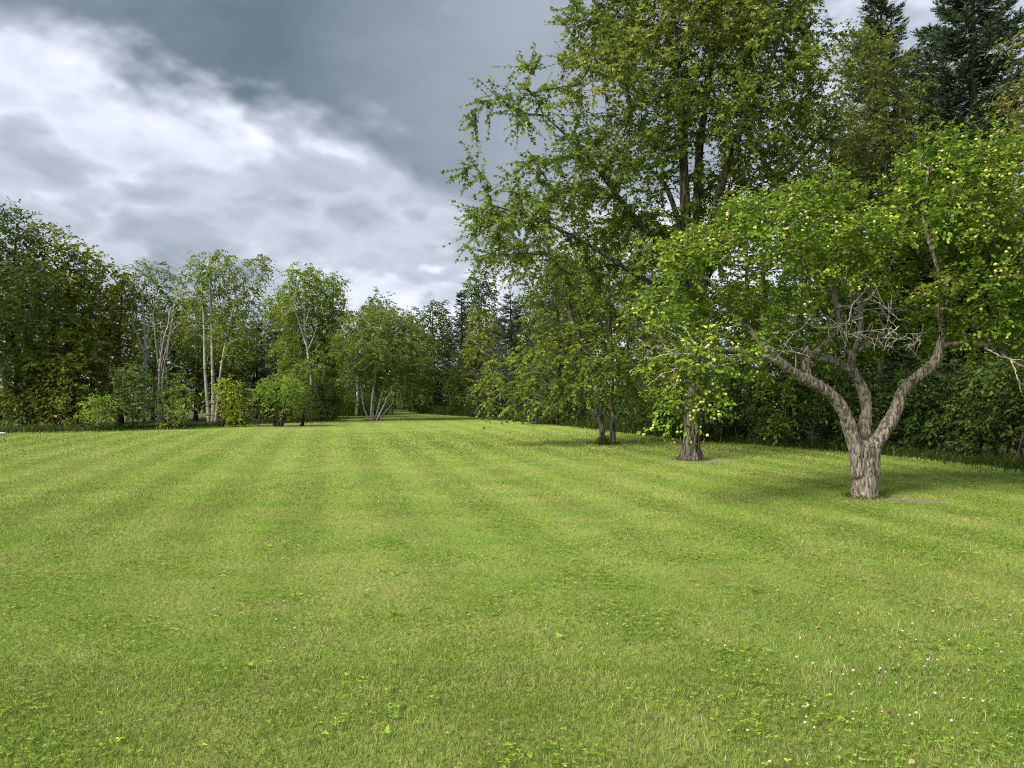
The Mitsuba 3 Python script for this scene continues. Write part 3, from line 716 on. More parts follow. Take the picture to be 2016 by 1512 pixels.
def build_twin():
    rng = np.random.default_rng(8)
    Y = 23.5
    root = 'maple_tree_001'
    a = PL([(1186, 868), (1184, 840), (1178, 790), (1170, 740), (1155, 690), (1130, 640), (1108, 570), (1085, 500), (1060, 440), (1045, 390)], Y, [.08, .078, .076, .076, .075, .08, .075, .065, .05, .03], [-.25, -.25, -.2, -.1, 0, 0, 0, -.1, -.2, -.3])
    b = PL([(1206, 876), (1206, 850), (1204, 790), (1203, 720), (1200, 640), (1197, 560), (1205, 470), (1215, 400)], Y, [.09, .084, .08, .078, .076, .075, .055, .03], [0] * 8)
    st = [resample(c, .12) for c in (a, b)]
    k1 = put('trunk', stem_tube(st[0], 16, ridge=.12, flare=.15, seed=2), 'grey_bark', smooth=40, parent=root)
    k2 = put('trunk', stem_tube(st[1], 16, ridge=.12, flare=.2, seed=9), 'grey_bark', smooth=40, parent=root)
    tag(k1, 'left stem, leaning away to the left')
    blobs = [PB(1190, 705, Y - 1.5, 120, 42, .8), PB(1090, 745, Y - 1.7, 90, 32, .7), PB(1180, 640, Y - 1.2, 90, 40, .8), PB(1190, 680, Y, 130, 60, 2.0), PB(1080, 720, Y - .8, 110, 50, 1.5), PB(990, 745, Y - 1.0, 60, 35, .9, .2), PB(1010, 790, Y - .9, 70, 26, .8), PB(1100, 775, Y - 1.2, 110, 28, 1.2), PB(1260, 730, Y - .2, 90, 60, 1.5), PB(940, 765, Y - 1.2, 25, 18, .3, .2),
             PB(1210, 590, Y + .3, 110, 60, 1.6), PB(1120, 560, Y, 100, 60, 1.5), PB(1050, 500, Y - .3, 90, 60, 1.3), PB(1010, 430, Y - .3, 80, 60, 1.0), PB(1230, 480, Y + .3, 90, 70, 1.4), PB(1280, 620, Y, 80, 60, 1.3), PB(1290, 690, Y, 60, 60, 1), PB(1080, 640, Y - .5, 60, 40, 1.0)]
    anchors = crown_anchors(rng, blobs, 0.45)
    B, rad = grow(st, anchors, rng, r0=0.0065, lift=0.12)
    put('branches', tubes(B, rad, 5), 'grey_bark', smooth=True, parent=root)
    lf, tw, _ = foliage(rng, B, rad, twigs=7, tlen=0.5, per=11, size=0.112, col=(0.078, 0.112, 0.028), tmpl=STAR, droop=0.45, spread=0.75, flat=0.5, hang=0.5, tint=(0.135, 0.135, 0.034), tintp=0.36, twig_r=0.004, patch=1.5, seed=6)
    put('crown', lf[:2], 'leaf', color=lf[2], parent=root)
    put('twigs', tw, 'brown_bark', parent=root)
    tag(root + '__branches', kind='stuff')
    tag(root, 'maple with two slender bare grey stems, low drooping skirt of foliage', 'tree')


build_twin()

D, M_, O_, YG, BR, GOLD = (0.036, 0.058, 0.016), (0.045, 0.078, 0.020), (0.070, 0.088, 0.022), (0.115, 0.118, 0.024), (0.070, 0.125, 0.026), (0.27, 0.22, 0.035)


def broadleaf(name, label, px, Y, top, w, low=None, col=M_, tint=None, tintp=0.3, size=0.17, gap=0.75, twigs=6, per=6, tlen=0.6, stems=1, barkmat='brown_bark', trunk_r=0.12, seed=0, lean=0, tmpl=DIAMOND, droop=0.35,
              hang=0.4, group=None, cat='tree', blobs=None, stem_px=None, base=None, depth=None, shell=0.5, crown_name='crown', bare=0.0, sky=0.0, narrow=0.6):
    """A tree of the wood's edge: foot at pixel column px and depth Y, top at pixel row top, half width w pixels, crown down to pixel row low."""
    rng = np.random.default_rng(1000 + seed)
    key = numbered(name)
    foot = GX(px, Y)
    foot[2] = -0.02 - (0.35 * np.clip((-foot[0] - 13) / 12, 0, 1) * np.clip((Y - 27) / 8, 0, 1))
    H = W(px, top, Y)[2]
    ww = w / FPX * Y
    zl = W(px, low, Y)[2] if low else 0.18 * H
    st = []
    if stem_px:
        for pts, r in stem_px:
            r = np.linspace(r, r * .28, len(pts)) if np.isscalar(r) else r
            c = PL(pts, Y, r, np.cumsum(rng.normal(size=len(pts)) * .08))
            st.append(resample(c, .2))
    else:
        for s in range(stems):
            o = rng.normal(size=2) * (0.10 * stems if stems > 1 else 0)
            k = 7
            zz = np.linspace(0, 1, k)
            fan = (rng.normal(size=2) * (0.28 * ww if stems > 1 else 0.05 * ww)) + np.array([lean / FPX * Y, 0])
            pts = np.stack([foot[0] + o[0] + fan[0] * zz + np.cumsum(rng.normal(size=k) * .04), foot[1] + o[1] + fan[1] * zz + np.cumsum(rng.normal(size=k) * .04), foot[2] + zz * (H * rng.uniform(.78, .93) - foot[2]),
                            trunk_r * (1 - .8 * zz) / (stems ** .4)], -1)
            st.append(resample(pts, .25))
    for s in st:
        put('trunk', stem_tube(s, 9, ridge=.06, flare=.2 if not stem_px else 0, seed=seed), barkmat, smooth=50, parent=key)
    if blobs is None:
        dz = depth or ww
        blobs = [(np.array([foot[0] + lean / FPX * Y * .5, Y, (zl + H) / 2]), np.array([ww * .8, dz * .8, (H - zl) / 2 * .86]), .5)]
        m = int(7 + 5 * (H - zl) / max(2 * ww, .5))
        for _ in range(m):
            u = rng.uniform(0.05, 0.97)
            prof = np.sin(np.pi * np.clip(u, .02, .98) ** narrow) ** .6
            a = rng.uniform(0, 6.28)
            rr = rng.uniform(.3, .5) * ww
            blobs.append((np.array([foot[0] + lean / FPX * Y * u + np.cos(a) * ww * .62 * prof, Y + np.sin(a) * dz * .62 * prof, zl + u * (H - zl) - rr * .3]), np.array([rr, rr, rr * rng.uniform(.7, 1.1)]), .4))
    anchors = crown_anchors(rng, blobs, gap * (.63 if size > .12 else .78))
    anchors = anchors[anchors[:, 2] > max(foot[2] + min(.25, .2 * H), zl * .6)]
    if sky:
        anchors = anchors[meshkit.fbm(anchors / 1.4, 2, seed) > sky]
    B, rad = grow(st, anchors, rng, r0=0.006, lift=.2)
    put('branches', tubes(B, rad, 4), barkmat, smooth=True, parent=key)
    tint = tint or tuple(np.array(col) * [1.7, 1.45, 1.2])
    lf, tw, _ = foliage(rng, B, rad, twigs=twigs, tlen=tlen, per=per, size=size, col=col, tmpl=tmpl, droop=droop, spread=.85, flat=.6, hang=hang, tint=tint, tintp=tintp, twig_r=0, patch=1.6, seed=seed)
    put(crown_name, lf[:2], 'leaf', color=lf[2], parent=key)
    tag(key + '__branches', kind='stuff')
    tag(key, label, cat, group)
    return key


def spruce(label, px, Y, top, w, seed=0, col=(0.022, 0.040, 0.022), tip=(0.060, 0.095, 0.056), low_z=0.4, fine=1.0, droop=.25, group=None):
    """A spruce: whorls of drooping boughs set with needle sprigs."""
    rng = np.random.default_rng(2000 + seed)
    key = numbered('spruce_tree')
    f = GX(px, Y)
    H, R = W(px, top, Y)[2], w / FPX * Y
    tr = resample(np.array([[f[0], f[1], -.1, .018 * H + .03], [f[0] + .02, f[1], H * .5, .010 * H + .02], [f[0], f[1], H, .012]]), .4)
    put('trunk', stem_tube(tr, 8, ridge=.05), 'brown_bark', smooth=50, parent=key)
    P0, D0, L0 = [], [], []
    z = low_z
    while z < H - .15:
        u = z / H
        L = R * (1 - u) ** .85 + .12
        for k in range(rng.integers(6, 9)):
            if rng.random() < .09:
                continue
            a = rng.uniform(0, 6.28)
            ll = L * rng.choice([.55, .8, 1.0, 1.15], p=[.25, .3, .3, .15]) * rng.uniform(.85, 1.12)
            P0.append([f[0], f[1], z + rng.uniform(-.12, .12)])
            D0.append([math.cos(a), math.sin(a), .45 * u + rng.uniform(-.08, .12)])
            L0.append(ll)
        z += (.20 + .16 * (1 - u)) / fine ** .5
    P0, D0, L0 = np.array(P0), unit(np.array(D0)), np.array(L0)
    n = len(P0)
    t = np.linspace(0, 1, 6)
    sagz = -droop * (4 * t * (1 - t) * .55 + t * .5)
    B = P0[:, None] + D0[:, None] * (L0[:, None] * t)[..., None] + np.array([0, 0, 1.0]) * (L0[:, None] * sagz)[..., None]
    tag(key + '__branches', kind='stuff')
    put('branches', tubes(B, np.broadcast_to(np.linspace(1, .25, 6) * .02, (n, 6)) * (L0 / L0.max())[:, None] ** .5, 4), 'brown_bark', parent=key)
    # side shoots, each a bottle brush of needles
    per = np.maximum(4, (L0 * 14 * fine).astype(int))
    bi = np.repeat(np.arange(n), per)
    m = len(bi)
    s = rng.uniform(.02, 1, m) ** .85
    x = s * 5
    i = np.minimum(x.astype(int), 4)
    uu = (x - i)[:, None]
    p = B[bi, i] * (1 - uu) + B[bi, i + 1] * uu
    d = unit(B[bi, i + 1] - B[bi, i])
    side = unit(np.cross(d, [0, 0, 1.0])) * rng.choice([-1.0, 1.0], m)[:, None]
    sl = (.13 + .42 * np.minimum(L0[bi], 1.6) * (1 - s) * .6 + .10) * rng.uniform(.7, 1.25, m)
    sd = unit(d * .8 + side * rng.uniform(.35, 1.0, m)[:, None] + np.array([0, 0, -.22]) + rng.normal(size=(m, 3)) * .15)
    kn = 10
    ni = np.repeat(np.arange(m), kn)
    q = np.tile((np.arange(kn) + .5) / kn, m)
    pos = p[ni] + sd[ni] * (sl[ni] * q)[:, None]
    out = rng.normal(size=(m * kn, 3))
    out = unit(out - sd[ni] * (out * sd[ni]).sum(1, keepdims=True) * .9)
    out[:, 2] = np.abs(out[:, 2]) * .8 + out[:, 2] * .2
    ax = out * .8 + sd[ni] * .8
    age = (s[ni] * .6 + q * .4)[:, None]
    c = (np.array(col) * (1 - age) + np.array(tip) * age) * np.exp(rng.normal(size=(m, 1)) * .22)[ni]
    tm = (np.array([[0, .15, 0], [1, 0, 0], [0, -.15, 0]]), np.array([[0, 2, 1]]))
    lf = leaves(rng, pos, ax, out + rng.normal(size=out.shape) * .5, rng.uniform(.10, .17, m * kn) / fine ** .25, np.clip(c, .004, .5), tm)
    put('needles', lf[:2], 'needle', color=lf[2], parent=key)
    tag(key, label, 'tree', group)
    return key


# ---- spruces
spruce('dark spruce rising behind the apple tree, first of the two tall ones', 1738, 26.5, -45, 240, 1, fine=1.55)
spruce('dense dark spruce at the top right corner, the broadest one', 1918, 24.0, -150, 300, 2, fine=1.6)
SB = dict(col=(0.035, 0.055, 0.040), tip=(0.095, 0.125, 0.09))
spruce('dark spruce in the gap behind the two tall ones', 1835, 31, 40, 190, 11, fine=.9)
spruce('grey blue spruce half hidden behind the leaning twin maple', 1095, 37, 500, 95, 3, fine=.9, **SB)
spruce('grey blue spruce beside the yellow green rounded tree', 1005, 43, 575, 95, 4, fine=.9, **SB)
spruce('small blue spruce left of its pair, behind the gold shrub', 505, 46, 632, 38, 5, fine=.9, col=(.025, .045, .035), tip=(.075, .115, .095))
spruce('small blue spruce right of its pair, behind the round bush', 541, 48, 606, 40, 6, fine=.9, col=(.03, .05, .04), tip=(.085, .125, .10))
spruce('thin dark spruce tip above the far hedge', 908, 54, 575, 42, 7, fine=.8)
spruce('dark spruce between the big maple and the apple tree', 1470, 29, 400, 110, 8, fine=.65)
spruce('spruce hidden low behind the maple trunk', 1310, 33, 430, 100, 9, fine=.55)
spruce('short dark spruce behind the right limb of the apple tree', 1830, 25.5, 330, 110, 10, fine=.6)

# ---- white stemmed birches at the left
broadleaf('birch_tree', 'birch with two long white stems and a drooping crown', 412, 36.7, 488, 90, seed=20, col=(0.075, 0.105, 0.030), tint=(0.14, 0.15, 0.05), size=.115, gap=.56, twigs=8, per=12, tlen=.75, barkmat='birch_bark', droop=.75, hang=.7,
          stem_px=[([(412, 837), (408, 790), (403, 720), (402, 660), (398, 600), (382, 560)], [.09, .075, .062, .055, .045, .025]), ([(419, 837), (420, 790), (418, 720), (416, 650), (414, 580), (412, 520)], [.12, .10, .07, .06, .05, .025]), ([(424, 832), (434, 735), (441, 690), (452, 640), (462, 600)], [.06, .055, .05, .04, .02])],
          blobs=[PB(420, 530, 36.7, 50, 40, 1.2), PB(480, 530, 36.7, 50, 32, 1.0), PB(515, 525, 36.7, 22, 22, .5), PB(385, 560, 36.7, 34, 40, .9), PB(450, 600, 37, 55, 45, 1.2), PB(395, 640, 37.5, 45, 50, 1), PB(460, 660, 37, 45, 50, 1.1), PB(490, 590, 37, 30, 40, .8)])
broadleaf('birch_tree', 'thin birch with a white trunk left of the dead snags', 284, 37.5, 512, 50, seed=21, col=(0.055, 0.085, 0.028), size=.115, gap=.54, per=12, barkmat='birch_bark', droop=.6, hang=.6, tlen=.7,
          stem_px=[([(284, 838), (285, 760), (286, 700), (283, 640), (280, 580), (285, 540)], [.07, .065, .06, .05, .04, .02]), ([(284, 700), (272, 665), (262, 640), (258, 600)], .05), ([(286, 690), (292, 650), (303, 610), (308, 590)], .05)],
          blobs=[PB(290, 545, 37.5, 45, 32, 1.0), PB(262, 560, 37.5, 25, 35, .8), PB(318, 550, 37.5, 28, 32, .8), PB(275, 600, 38, 35, 30, .9)])
broadleaf('birch_tree', 'slender birch with a forked white trunk right of the blue spruces', 602, 44, 520, 60, seed=22, col=(0.075, 0.115, 0.026), tint=(0.14, 0.15, 0.03), size=.125, gap=.54, per=11, barkmat='birch_bark', droop=.45, hang=.5, tlen=.7,
          stem_px=[([(614, 815), (613, 750), (605, 690), (600, 640), (599, 590), (598, 535)], [.075, .07, .062, .055, .04, .02]), ([(603, 680), (590, 640), (581, 610), (575, 590)], .06), ([(606, 690), (618, 660), (624, 640)], .04), ([(601, 640), (612, 600), (628, 580)], .05)],
          blobs=[PB(598, 550, 44, 32, 32, 1.0), PB(632, 570, 44, 32, 35, 1), PB(572, 600, 44.5, 35, 45, 1.2), PB(620, 640, 45, 45, 55, 1.2), PB(585, 690, 45, 45, 45, 1.1), PB(640, 700, 45, 40, 55, 1.2), PB(605, 755, 44, 45, 50, 1.1)])
broadleaf('birch_tree', 'spreading birch with white stems fanning from one foot on the lawn', 735, 42, 600, 90, seed=23, col=(0.072, 0.105, 0.030), tint=(0.115, 0.14, 0.04), size=.12, gap=.46, per=10, barkmat='birch_bark', droop=.3, hang=.4, tlen=.45,
          stem_px=[([(727, 829), (716, 800), (710, 750), (708, 715), (700, 680)], [0.068, 0.051, 0.044, 0.034, 0.020]), ([(731, 829), (733, 780), (739, 740), (745, 700), (750, 650)], [0.068, 0.054, 0.048, 0.034, 0.020]), ([(738, 829), (748, 790), (760, 745), (770, 710), (780, 680)], [0.068, 0.054, 0.048, 0.034, 0.020]),
                   ([(741, 829), (755, 800), (770, 770), (785, 745), (805, 710)], [0.061, 0.048, 0.041, 0.034, 0.020]), ([(743, 829), (768, 800), (790, 770), (812, 745)], [0.048, 0.034, 0.027, 0.020]), ([(734, 829), (735, 800), (737, 770)], [0.054, 0.048, 0.027])],
          blobs=[PB(745, 640, 42, 75, 40, 2.0), PB(700, 680, 42, 45, 45, 1.5), PB(800, 690, 42, 55, 55, 1.7), PB(750, 690, 41.5, 75, 40, 2.0), PB(825, 750, 42, 28, 42, 1.0), PB(690, 740, 42.3, 25, 45, .8), PB(760, 730, 43, 60, 30, 1.2), PB(715, 715, 41.6, 40, 35, 1.2), PB(790, 740, 41.6, 35, 30, 1.0)])
broadleaf('birch_tree', 'pale birch at the back, white stem showing over the fan shaped one', 700, 50, 640, 35, low=760, seed=24, col=(0.05, 0.075, 0.028), size=.15, gap=.8, barkmat='birch_bark', sky=.5)


def dead_birch():
    rng = np.random.default_rng(77)
    key = 'dead_birch_tree'
    Y = 36.4
    parts = []
    for pts, r in (([(318, 838), (320, 745), (328, 700), (338, 640), (343, 595)], .085), ([(312, 838), (314, 735), (320, 680), (330, 640), (336, 605)], .085), ([(316, 740), (308, 690), (303, 640), (300, 610)], .06), ([(316, 730), (326, 690), (334, 650), (339, 612)], .05), ([(322, 720), (335, 690), (345, 670)], .03),
                   ([(330, 660), (350, 640), (370, 620)], .03), ([(320, 735), (345, 722), (365, 726)], .03), ([(304, 650), (296, 625), (290, 610)], .03), ([(314, 700), (318, 660), (316, 640)], .03)):
        c = resample(PL(pts, Y, np.linspace(r * .72, r * .28, len(pts)), np.cumsum(rng.normal(size=len(pts)) * .06)), .15)
        c[:, :2] += rng.normal(size=(len(c), 2)) * .008
        parts.append(stem_tube(c, 7))
        for _ in range(4):
            i = rng.integers(2, len(c) - 1)
            d = unit(rng.normal(size=3) * [1, .6, .4] + [0, 0, .9]) * rng.uniform(.3, .8)
            parts.append(tubes(np.array([[c[i, :3], c[i, :3] + d * .5, c[i, :3] + d]]), np.array([[.012, .009, .005]]), 4))
    put('trunk', join(*parts), 'dead_wood', smooth=True, parent=key)
    tag(key, 'leafless dead birch, bare pale snags between two living birches', 'tree')


dead_birch()

# ---- the wood on the left
MA = dict(tmpl=DIAMOND, size=.19, gap=.72, twigs=6, per=7)
broadleaf('poplar_tree', 'tallest dark tree at the far left edge, over a crooked bare trunk', 22, 34.5, 402, 75, low=690, seed=30, col=(0.038, 0.060, 0.024), tintp=.25, stem_px=[([(-25, 855), (5, 805), (30, 775), (34, 740), (28, 690), (20, 640), (22, 560), (30, 470)], [.20, .18, .15, .13, .12, .11, .08, .04])], size=.17, gap=.7, per=7,
          blobs=[PB(20, 470, 34.5, 45, 70, 1.6), PB(-30, 520, 34.5, 60, 100, 1.8), PB(55, 450, 34.5, 25, 35, .9), PB(30, 580, 33, 70, 80, 1.7), PB(-20, 650, 33, 70, 70, 1.6)])
broadleaf('box_elder_tree', 'broad olive green tree, second from the left edge', 105, 35.0, 448, 85, low=820, seed=31, col=(0.080, 0.100, 0.026), tint=(0.118, 0.145, 0.034), tintp=.28, trunk_r=.16, **MA)
broadleaf('box_elder_tree', 'olive tree with rusty yellow patches near its top', 178, 36.5, 468, 62, low=800, seed=32, col=(0.090, 0.102, 0.026), tint=(0.128, 0.145, 0.034), tintp=.32, trunk_r=.15, **MA)
broadleaf('box_elder_tree', 'yellowish tree right of the rusty olive one, left of the thin birch', 236, 38, 512, 50, low=790, seed=33, col=(0.100, 0.110, 0.026), tint=(0.132, 0.152, 0.034), tintp=.36, **MA)
broadleaf('box_elder_tree', 'dark understorey tree in front at the left edge of the wood', 60, 34, 690, 75, low=835, seed=34, col=(0.045, 0.065, 0.02), tintp=.35, **MA)
broadleaf('box_elder_tree', 'low olive boughs in the shade under the broad olive tree', 140, 34.2, 650, 80, low=838, seed=35, col=(0.062, 0.080, 0.022), tintp=.40, **MA)
broadleaf('aspen_tree', 'dark green tree filling the gap behind the dead birch', 335, 43, 560, 62, low=800, seed=36, col=(0.045, 0.068, 0.022), **MA)
broadleaf('aspen_tree', 'olive tree between the drooping birch and the blue spruces', 458, 45, 600, 55, low=810, seed=37, col=(0.065, 0.085, 0.022), **MA)
broadleaf('aspen_tree', 'light green tree peeping over the pair of blue spruces', 548, 51, 562, 42, low=790, seed=38, col=(0.065, 0.10, 0.026), **MA)
broadleaf('aspen_tree', 'green tree with a narrow pointed top right of the forked birch', 657, 46.5, 532, 42, low=815, seed=39, col=(0.068, 0.095, 0.02), tint=(0.13, 0.14, 0.025), tintp=.45, **MA)
broadleaf('aspen_tree', 'tree standing behind the fan shaped birch, crown showing above it', 742, 53, 572, 50, low=760, seed=40, col=(0.05, 0.08, 0.028), **MA)
broadleaf('aspen_tree', 'dark tree between the far left birches, at the back', 385, 47, 580, 60, low=800, seed=41, col=(0.04, 0.06, 0.02), **MA)
BACK = ['dark tree at the extreme left, behind the crooked trunk', 'dark tree behind the broad olive tree at the left', 'dark tree behind the rusty olive tree', 'dark tree behind the yellowish tree', 'low dark tree behind the thin birch', 'low dark tree behind the drooping birch', 'low dark tree behind the two small blue spruces', 'dark tree just right of the two small blue spruces, at the back', 'dark tree behind the narrow pointed green tree']
for i, (px, Y, top, w) in enumerate(((-40, 38, 480, 90), (60, 42, 500, 80), (150, 43, 520, 80), (240, 43, 560, 70), (300, 48, 600, 60), (430, 53, 640, 70), (505, 56, 650, 60), (575, 56, 620, 60), (640, 58, 640, 50))):
    broadleaf('aspen_tree', BACK[i], px, Y, top, w, low=830, seed=50 + i, col=D, tintp=.3, size=.26, gap=1.0, twigs=6, per=5, group='back row of trees in the left wood')

# ---- trees at the far end and along the right
broadleaf('poplar_tree', 'dark upright tree at the far end, left of the spruce tip', 862, 58, 572, 45, low=805, seed=60, col=(0.036, 0.062, 0.022), **MA)
broadleaf('poplar_tree', 'low dark tree closing the far end right of the fan shaped birch', 812, 61, 598, 42, low=808, seed=61, col=(0.036, 0.060, 0.022), **MA)
broadleaf('poplar_tree', 'tall dark green tree just left of the big maple branches', 945, 57, 515, 48, low=790, seed=62, col=(0.040, 0.064, 0.022), **MA)
broadleaf('box_elder_tree', 'rounded yellow green tree with an orange tinge at the far right hedge', 948, 50, 606, 46, low=800, seed=63, col=(0.080, 0.098, 0.022), tint=(0.118, 0.132, 0.028), tintp=.40, **MA)
broadleaf('poplar_tree', 'tall dark green tree behind the nearer grey blue spruce', 1045, 54, 540, 55, low=800, seed=68, col=(0.042, 0.066, 0.024), **MA)
broadleaf('poplar_tree', 'tall tree filling the gap left of the leaning stem', 1110, 49, 515, 60, low=800, seed=69, col=(0.046, 0.070, 0.026), **MA)
broadleaf('aspen_tree', 'dark tree behind the leaning stem of the twin maple', 1150, 40, 470, 70, low=800, seed=64, col=(0.04, 0.062, 0.022), **MA)
broadleaf('box_elder_tree', 'brownish green tree rising in front of the tall spruce', 1722, 22.5, 85, 95, low=480, seed=65, col=(0.060, 0.078, 0.024), tint=(0.105, 0.108, 0.034), tintp=.5, size=.13, gap=.55, twigs=7, per=7, tmpl=STAR, trunk_r=.10, barkmat='grey_bark', blobs=[PB(1725, 130, 22.5, 62, 45, 1.0), PB(1690, 190, 22.5, 60, 40, 1.0), PB(1765, 200, 22.5, 50, 50, .9), PB(1650, 250, 22.5, 45, 40, .8), PB(1720, 280, 22.5, 80, 45, 1.2), PB(1680, 60, 22.5, 40, 25, .6), PB(1780, 290, 22.5, 45, 40, .8), PB(1640, 330, 22.7, 60, 45, 1), PB(1710, 370, 22.7, 80, 50, 1.2), PB(1740, 90, 22.5, 25, 25, .5)])
broadleaf('box_elder_tree', 'airy tree with bare twiggy stems left of the tall spruce', 1590, 23.5, 210, 90, low=560, seed=66, col=(0.052, 0.078, 0.022), tint=(0.10, 0.10, 0.03), tintp=.35, size=.13, gap=.6, twigs=6, per=7, tmpl=STAR, depth=1.4, stems=2, barkmat='grey_bark', sky=.45)
broadleaf('birch_tree', 'drooping olive tree cut off by the right edge', 2035, 19.5, 60, 85, low=560, seed=67, col=(0.065, 0.078, 0.028), tint=(0.12, 0.11, 0.04), tintp=.4, size=.11, gap=.5, twigs=7, per=8, droop=.7, hang=.7, tlen=.6, depth=1.2, barkmat='grey_bark')
THICK = ['dark thicket tree right behind the twin stems', 'dark thicket tree behind the big maple trunk', 'dark thicket tree behind the drooping left side of the apple crown', 'dark thicket tree behind the left limb of the apple tree', 'dark thicket tree behind the dead grey twigs', 'dark thicket tree behind the right limb of the apple tree', 'dark thicket tree at the right edge, under the drooping olive tree', 'dark thicket tree behind the leaning stem, by the grey blue spruce', 'dark thicket tree below the grey blue spruces', 'dark thicket tree at the far right corner of the lawn', 'low dark thicket tree behind the right side of the fan shaped birch', 'lowest dark thicket tree, behind the tall grass patch']
for i, (px, Y, top, w) in enumerate(((1240, 38, 520, 80), (1370, 34, 560, 80), (1520, 30, 560, 90), (1640, 28, 520, 90), (1760, 26.5, 500, 80), (1900, 24, 480, 90), (2050, 21, 420, 100), (1080, 46, 600, 70), (1000, 52, 610, 60), (880, 64, 640, 50), (780, 66, 690, 60), (720, 66, 735, 60))):
    broadleaf('elm_tree', THICK[i], px, Y, top, w, low=840, seed=80 + i, col=D, tintp=.3, size=.22, gap=.9, twigs=6, per=6, group='trees in the thicket behind the hedge')

# ---- hedge shrubs along the right and the far end
HS = [(2060, 17.0, 640, 120, 'leafy dark shrub cut off by the right edge of the frame'), (2330, 14.0, 560, 190, 'dark shrub carrying the right hedge on beyond the frame'), (2700, 11.0, 520, 240, 'nearest dark shrub of the right hedge, beyond the frame'), (1960, 17.6, 700, 90, 'broad leaved dark shrub with arching stems beside the right edge'), (1850, 19.0, 690, 90, 'dark shrub right of the right limb of the apple tree'),
      (1745, 20.3, 720, 85, 'deep shaded shrub seen between the limbs of the apple tree'), (1640, 21.5, 700, 85, 'shrub behind the left limb of the apple tree'), (1540, 23.0, 700, 85, 'dark green shrub below the left side of the apple crown'), (1440, 25.2, 720, 75, 'rounded shrub just right of the big maple trunk'),
      (1300, 28.5, 740, 75, 'leafy shrub left of the big maple trunk'), (1255, 32, 700, 60, 'dim shrub between the maple trunk and the twin stems'), (1130, 36, 735, 70, 'shrub behind the twin stems'), (1060, 40.5, 720, 60, 'shrub left of the twin stems, by the tall grass'),
      (985, 45, 730, 55, 'dark hedge shrub under the yellow green tree'), (920, 51, 700, 55, 'dark hedge shrub at the bend of the hedge'), (865, 56.5, 720, 50, 'dark hedge shrub at the far right corner of the lawn'), (815, 59, 740, 45, 'dark hedge shrub right behind the fan shaped birch'), (670, 54, 715, 50, 'hedge shrub left of the patch of tall grass')]
for i, (px, Y, top, w, lab) in enumerate(HS):
    near = 15 < Y < 24
    broadleaf('hedge_shrub', lab, px, Y, top, w, low=HOR + (CAM_H - .25) / Y * FPX, seed=110 + i, col=(0.025, 0.044, 0.016) if i % 3 else (0.032, 0.052, 0.017), tintp=.22, size=.125 if near else .16, gap=.42 if near else .6 if Y > 15 else 1.1, twigs=5, per=7, tlen=.4, stems=4, trunk_r=.06, cat='shrub',
              crown_name='foliage', tmpl=OVAL if near else DIAMOND, narrow=.8)

# ---- small trees and shrubs out on the left lawn
SS = dict(cat='shrub', crown_name='foliage', stems=3, trunk_r=.05, tlen=.4)
broadleaf('sapling', 'light green sapling at the edge of the left wood', 194, 31.8, 770, 40, low=835, seed=140, col=(0.084, 0.130, 0.033), tint=(0.149, 0.198, 0.044), tintp=.5, size=.12, gap=.36, per=6, sky=.42, cat='sapling', crown_name='foliage', stems=2, trunk_r=.03, tlen=.4)
broadleaf('crab_apple_tree', 'small dark round tree on a short trunk left of the lawn shrubs', 258, 32.6, 700, 44, low=822, seed=141, col=(0.048, 0.074, 0.030), tint=(0.080, 0.114, 0.049), size=.11, gap=.42, per=7, trunk_r=.06, tlen=.4, stems=2)
broadleaf('lawn_shrub', 'wide green bush in front of the dead birch', 347, 33.0, 742, 48, low=832, seed=142, col=(0.065, 0.092, 0.030), tint=(0.114, 0.146, 0.037), tintp=.4, size=.11, gap=.40, per=7, **SS)
broadleaf('lawn_shrub', 'shrub with golden yellow leaves right of the drooping birch', 450, 34.6, 740, 34, low=832, seed=143, col=(0.135, 0.170, 0.035), tint=(0.250, 0.265, 0.050), tintp=.55, size=.11, gap=.36, per=6, sky=.40, **SS)
broadleaf('lawn_shrub', 'little green shrub with a crooked stem beside the golden one', 487, 34.8, 752, 28, low=835, seed=144, col=(0.077, 0.102, 0.033), size=.10, gap=.36, per=6, **SS)
broadleaf('lawn_shrub', 'vase shaped bright bush on many thin stems', 552, 34.6, 736, 46, low=800, seed=145, col=(0.077, 0.124, 0.030), tint=(0.137, 0.198, 0.037), tintp=.4, size=.10, gap=.36, per=8, cat='shrub', crown_name='foliage', tlen=.4,
          stem_px=[([(547 + k * 3, 841), (546 + k * 7, 800), (544 + k * 14, 765)], .045) for k in (-2, -1, 0, 1, 2, 3)], blobs=[PB(550, 762, 34.6, 42, 26, 1.0), PB(520, 775, 34.6, 22, 24, .6), PB(585, 770, 34.6, 22, 26, .6), PB(560, 800, 34.6, 34, 16, .6)])
broadleaf('lawn_shrub', 'sprawling twiggy grey green shrub right of the vase shaped bush', 598, 35.2, 770, 34, low=836, seed=146, col=(0.065, 0.076, 0.033), size=.10, gap=.42, per=5, sky=.45, **SS)
broadleaf('lawn_shrub', 'dark bushy shrub left of the fan shaped birch', 634, 41, 735, 32, low=826, seed=147, col=(0.040, 0.062, 0.026), size=.13, gap=.45, per=7, **SS)


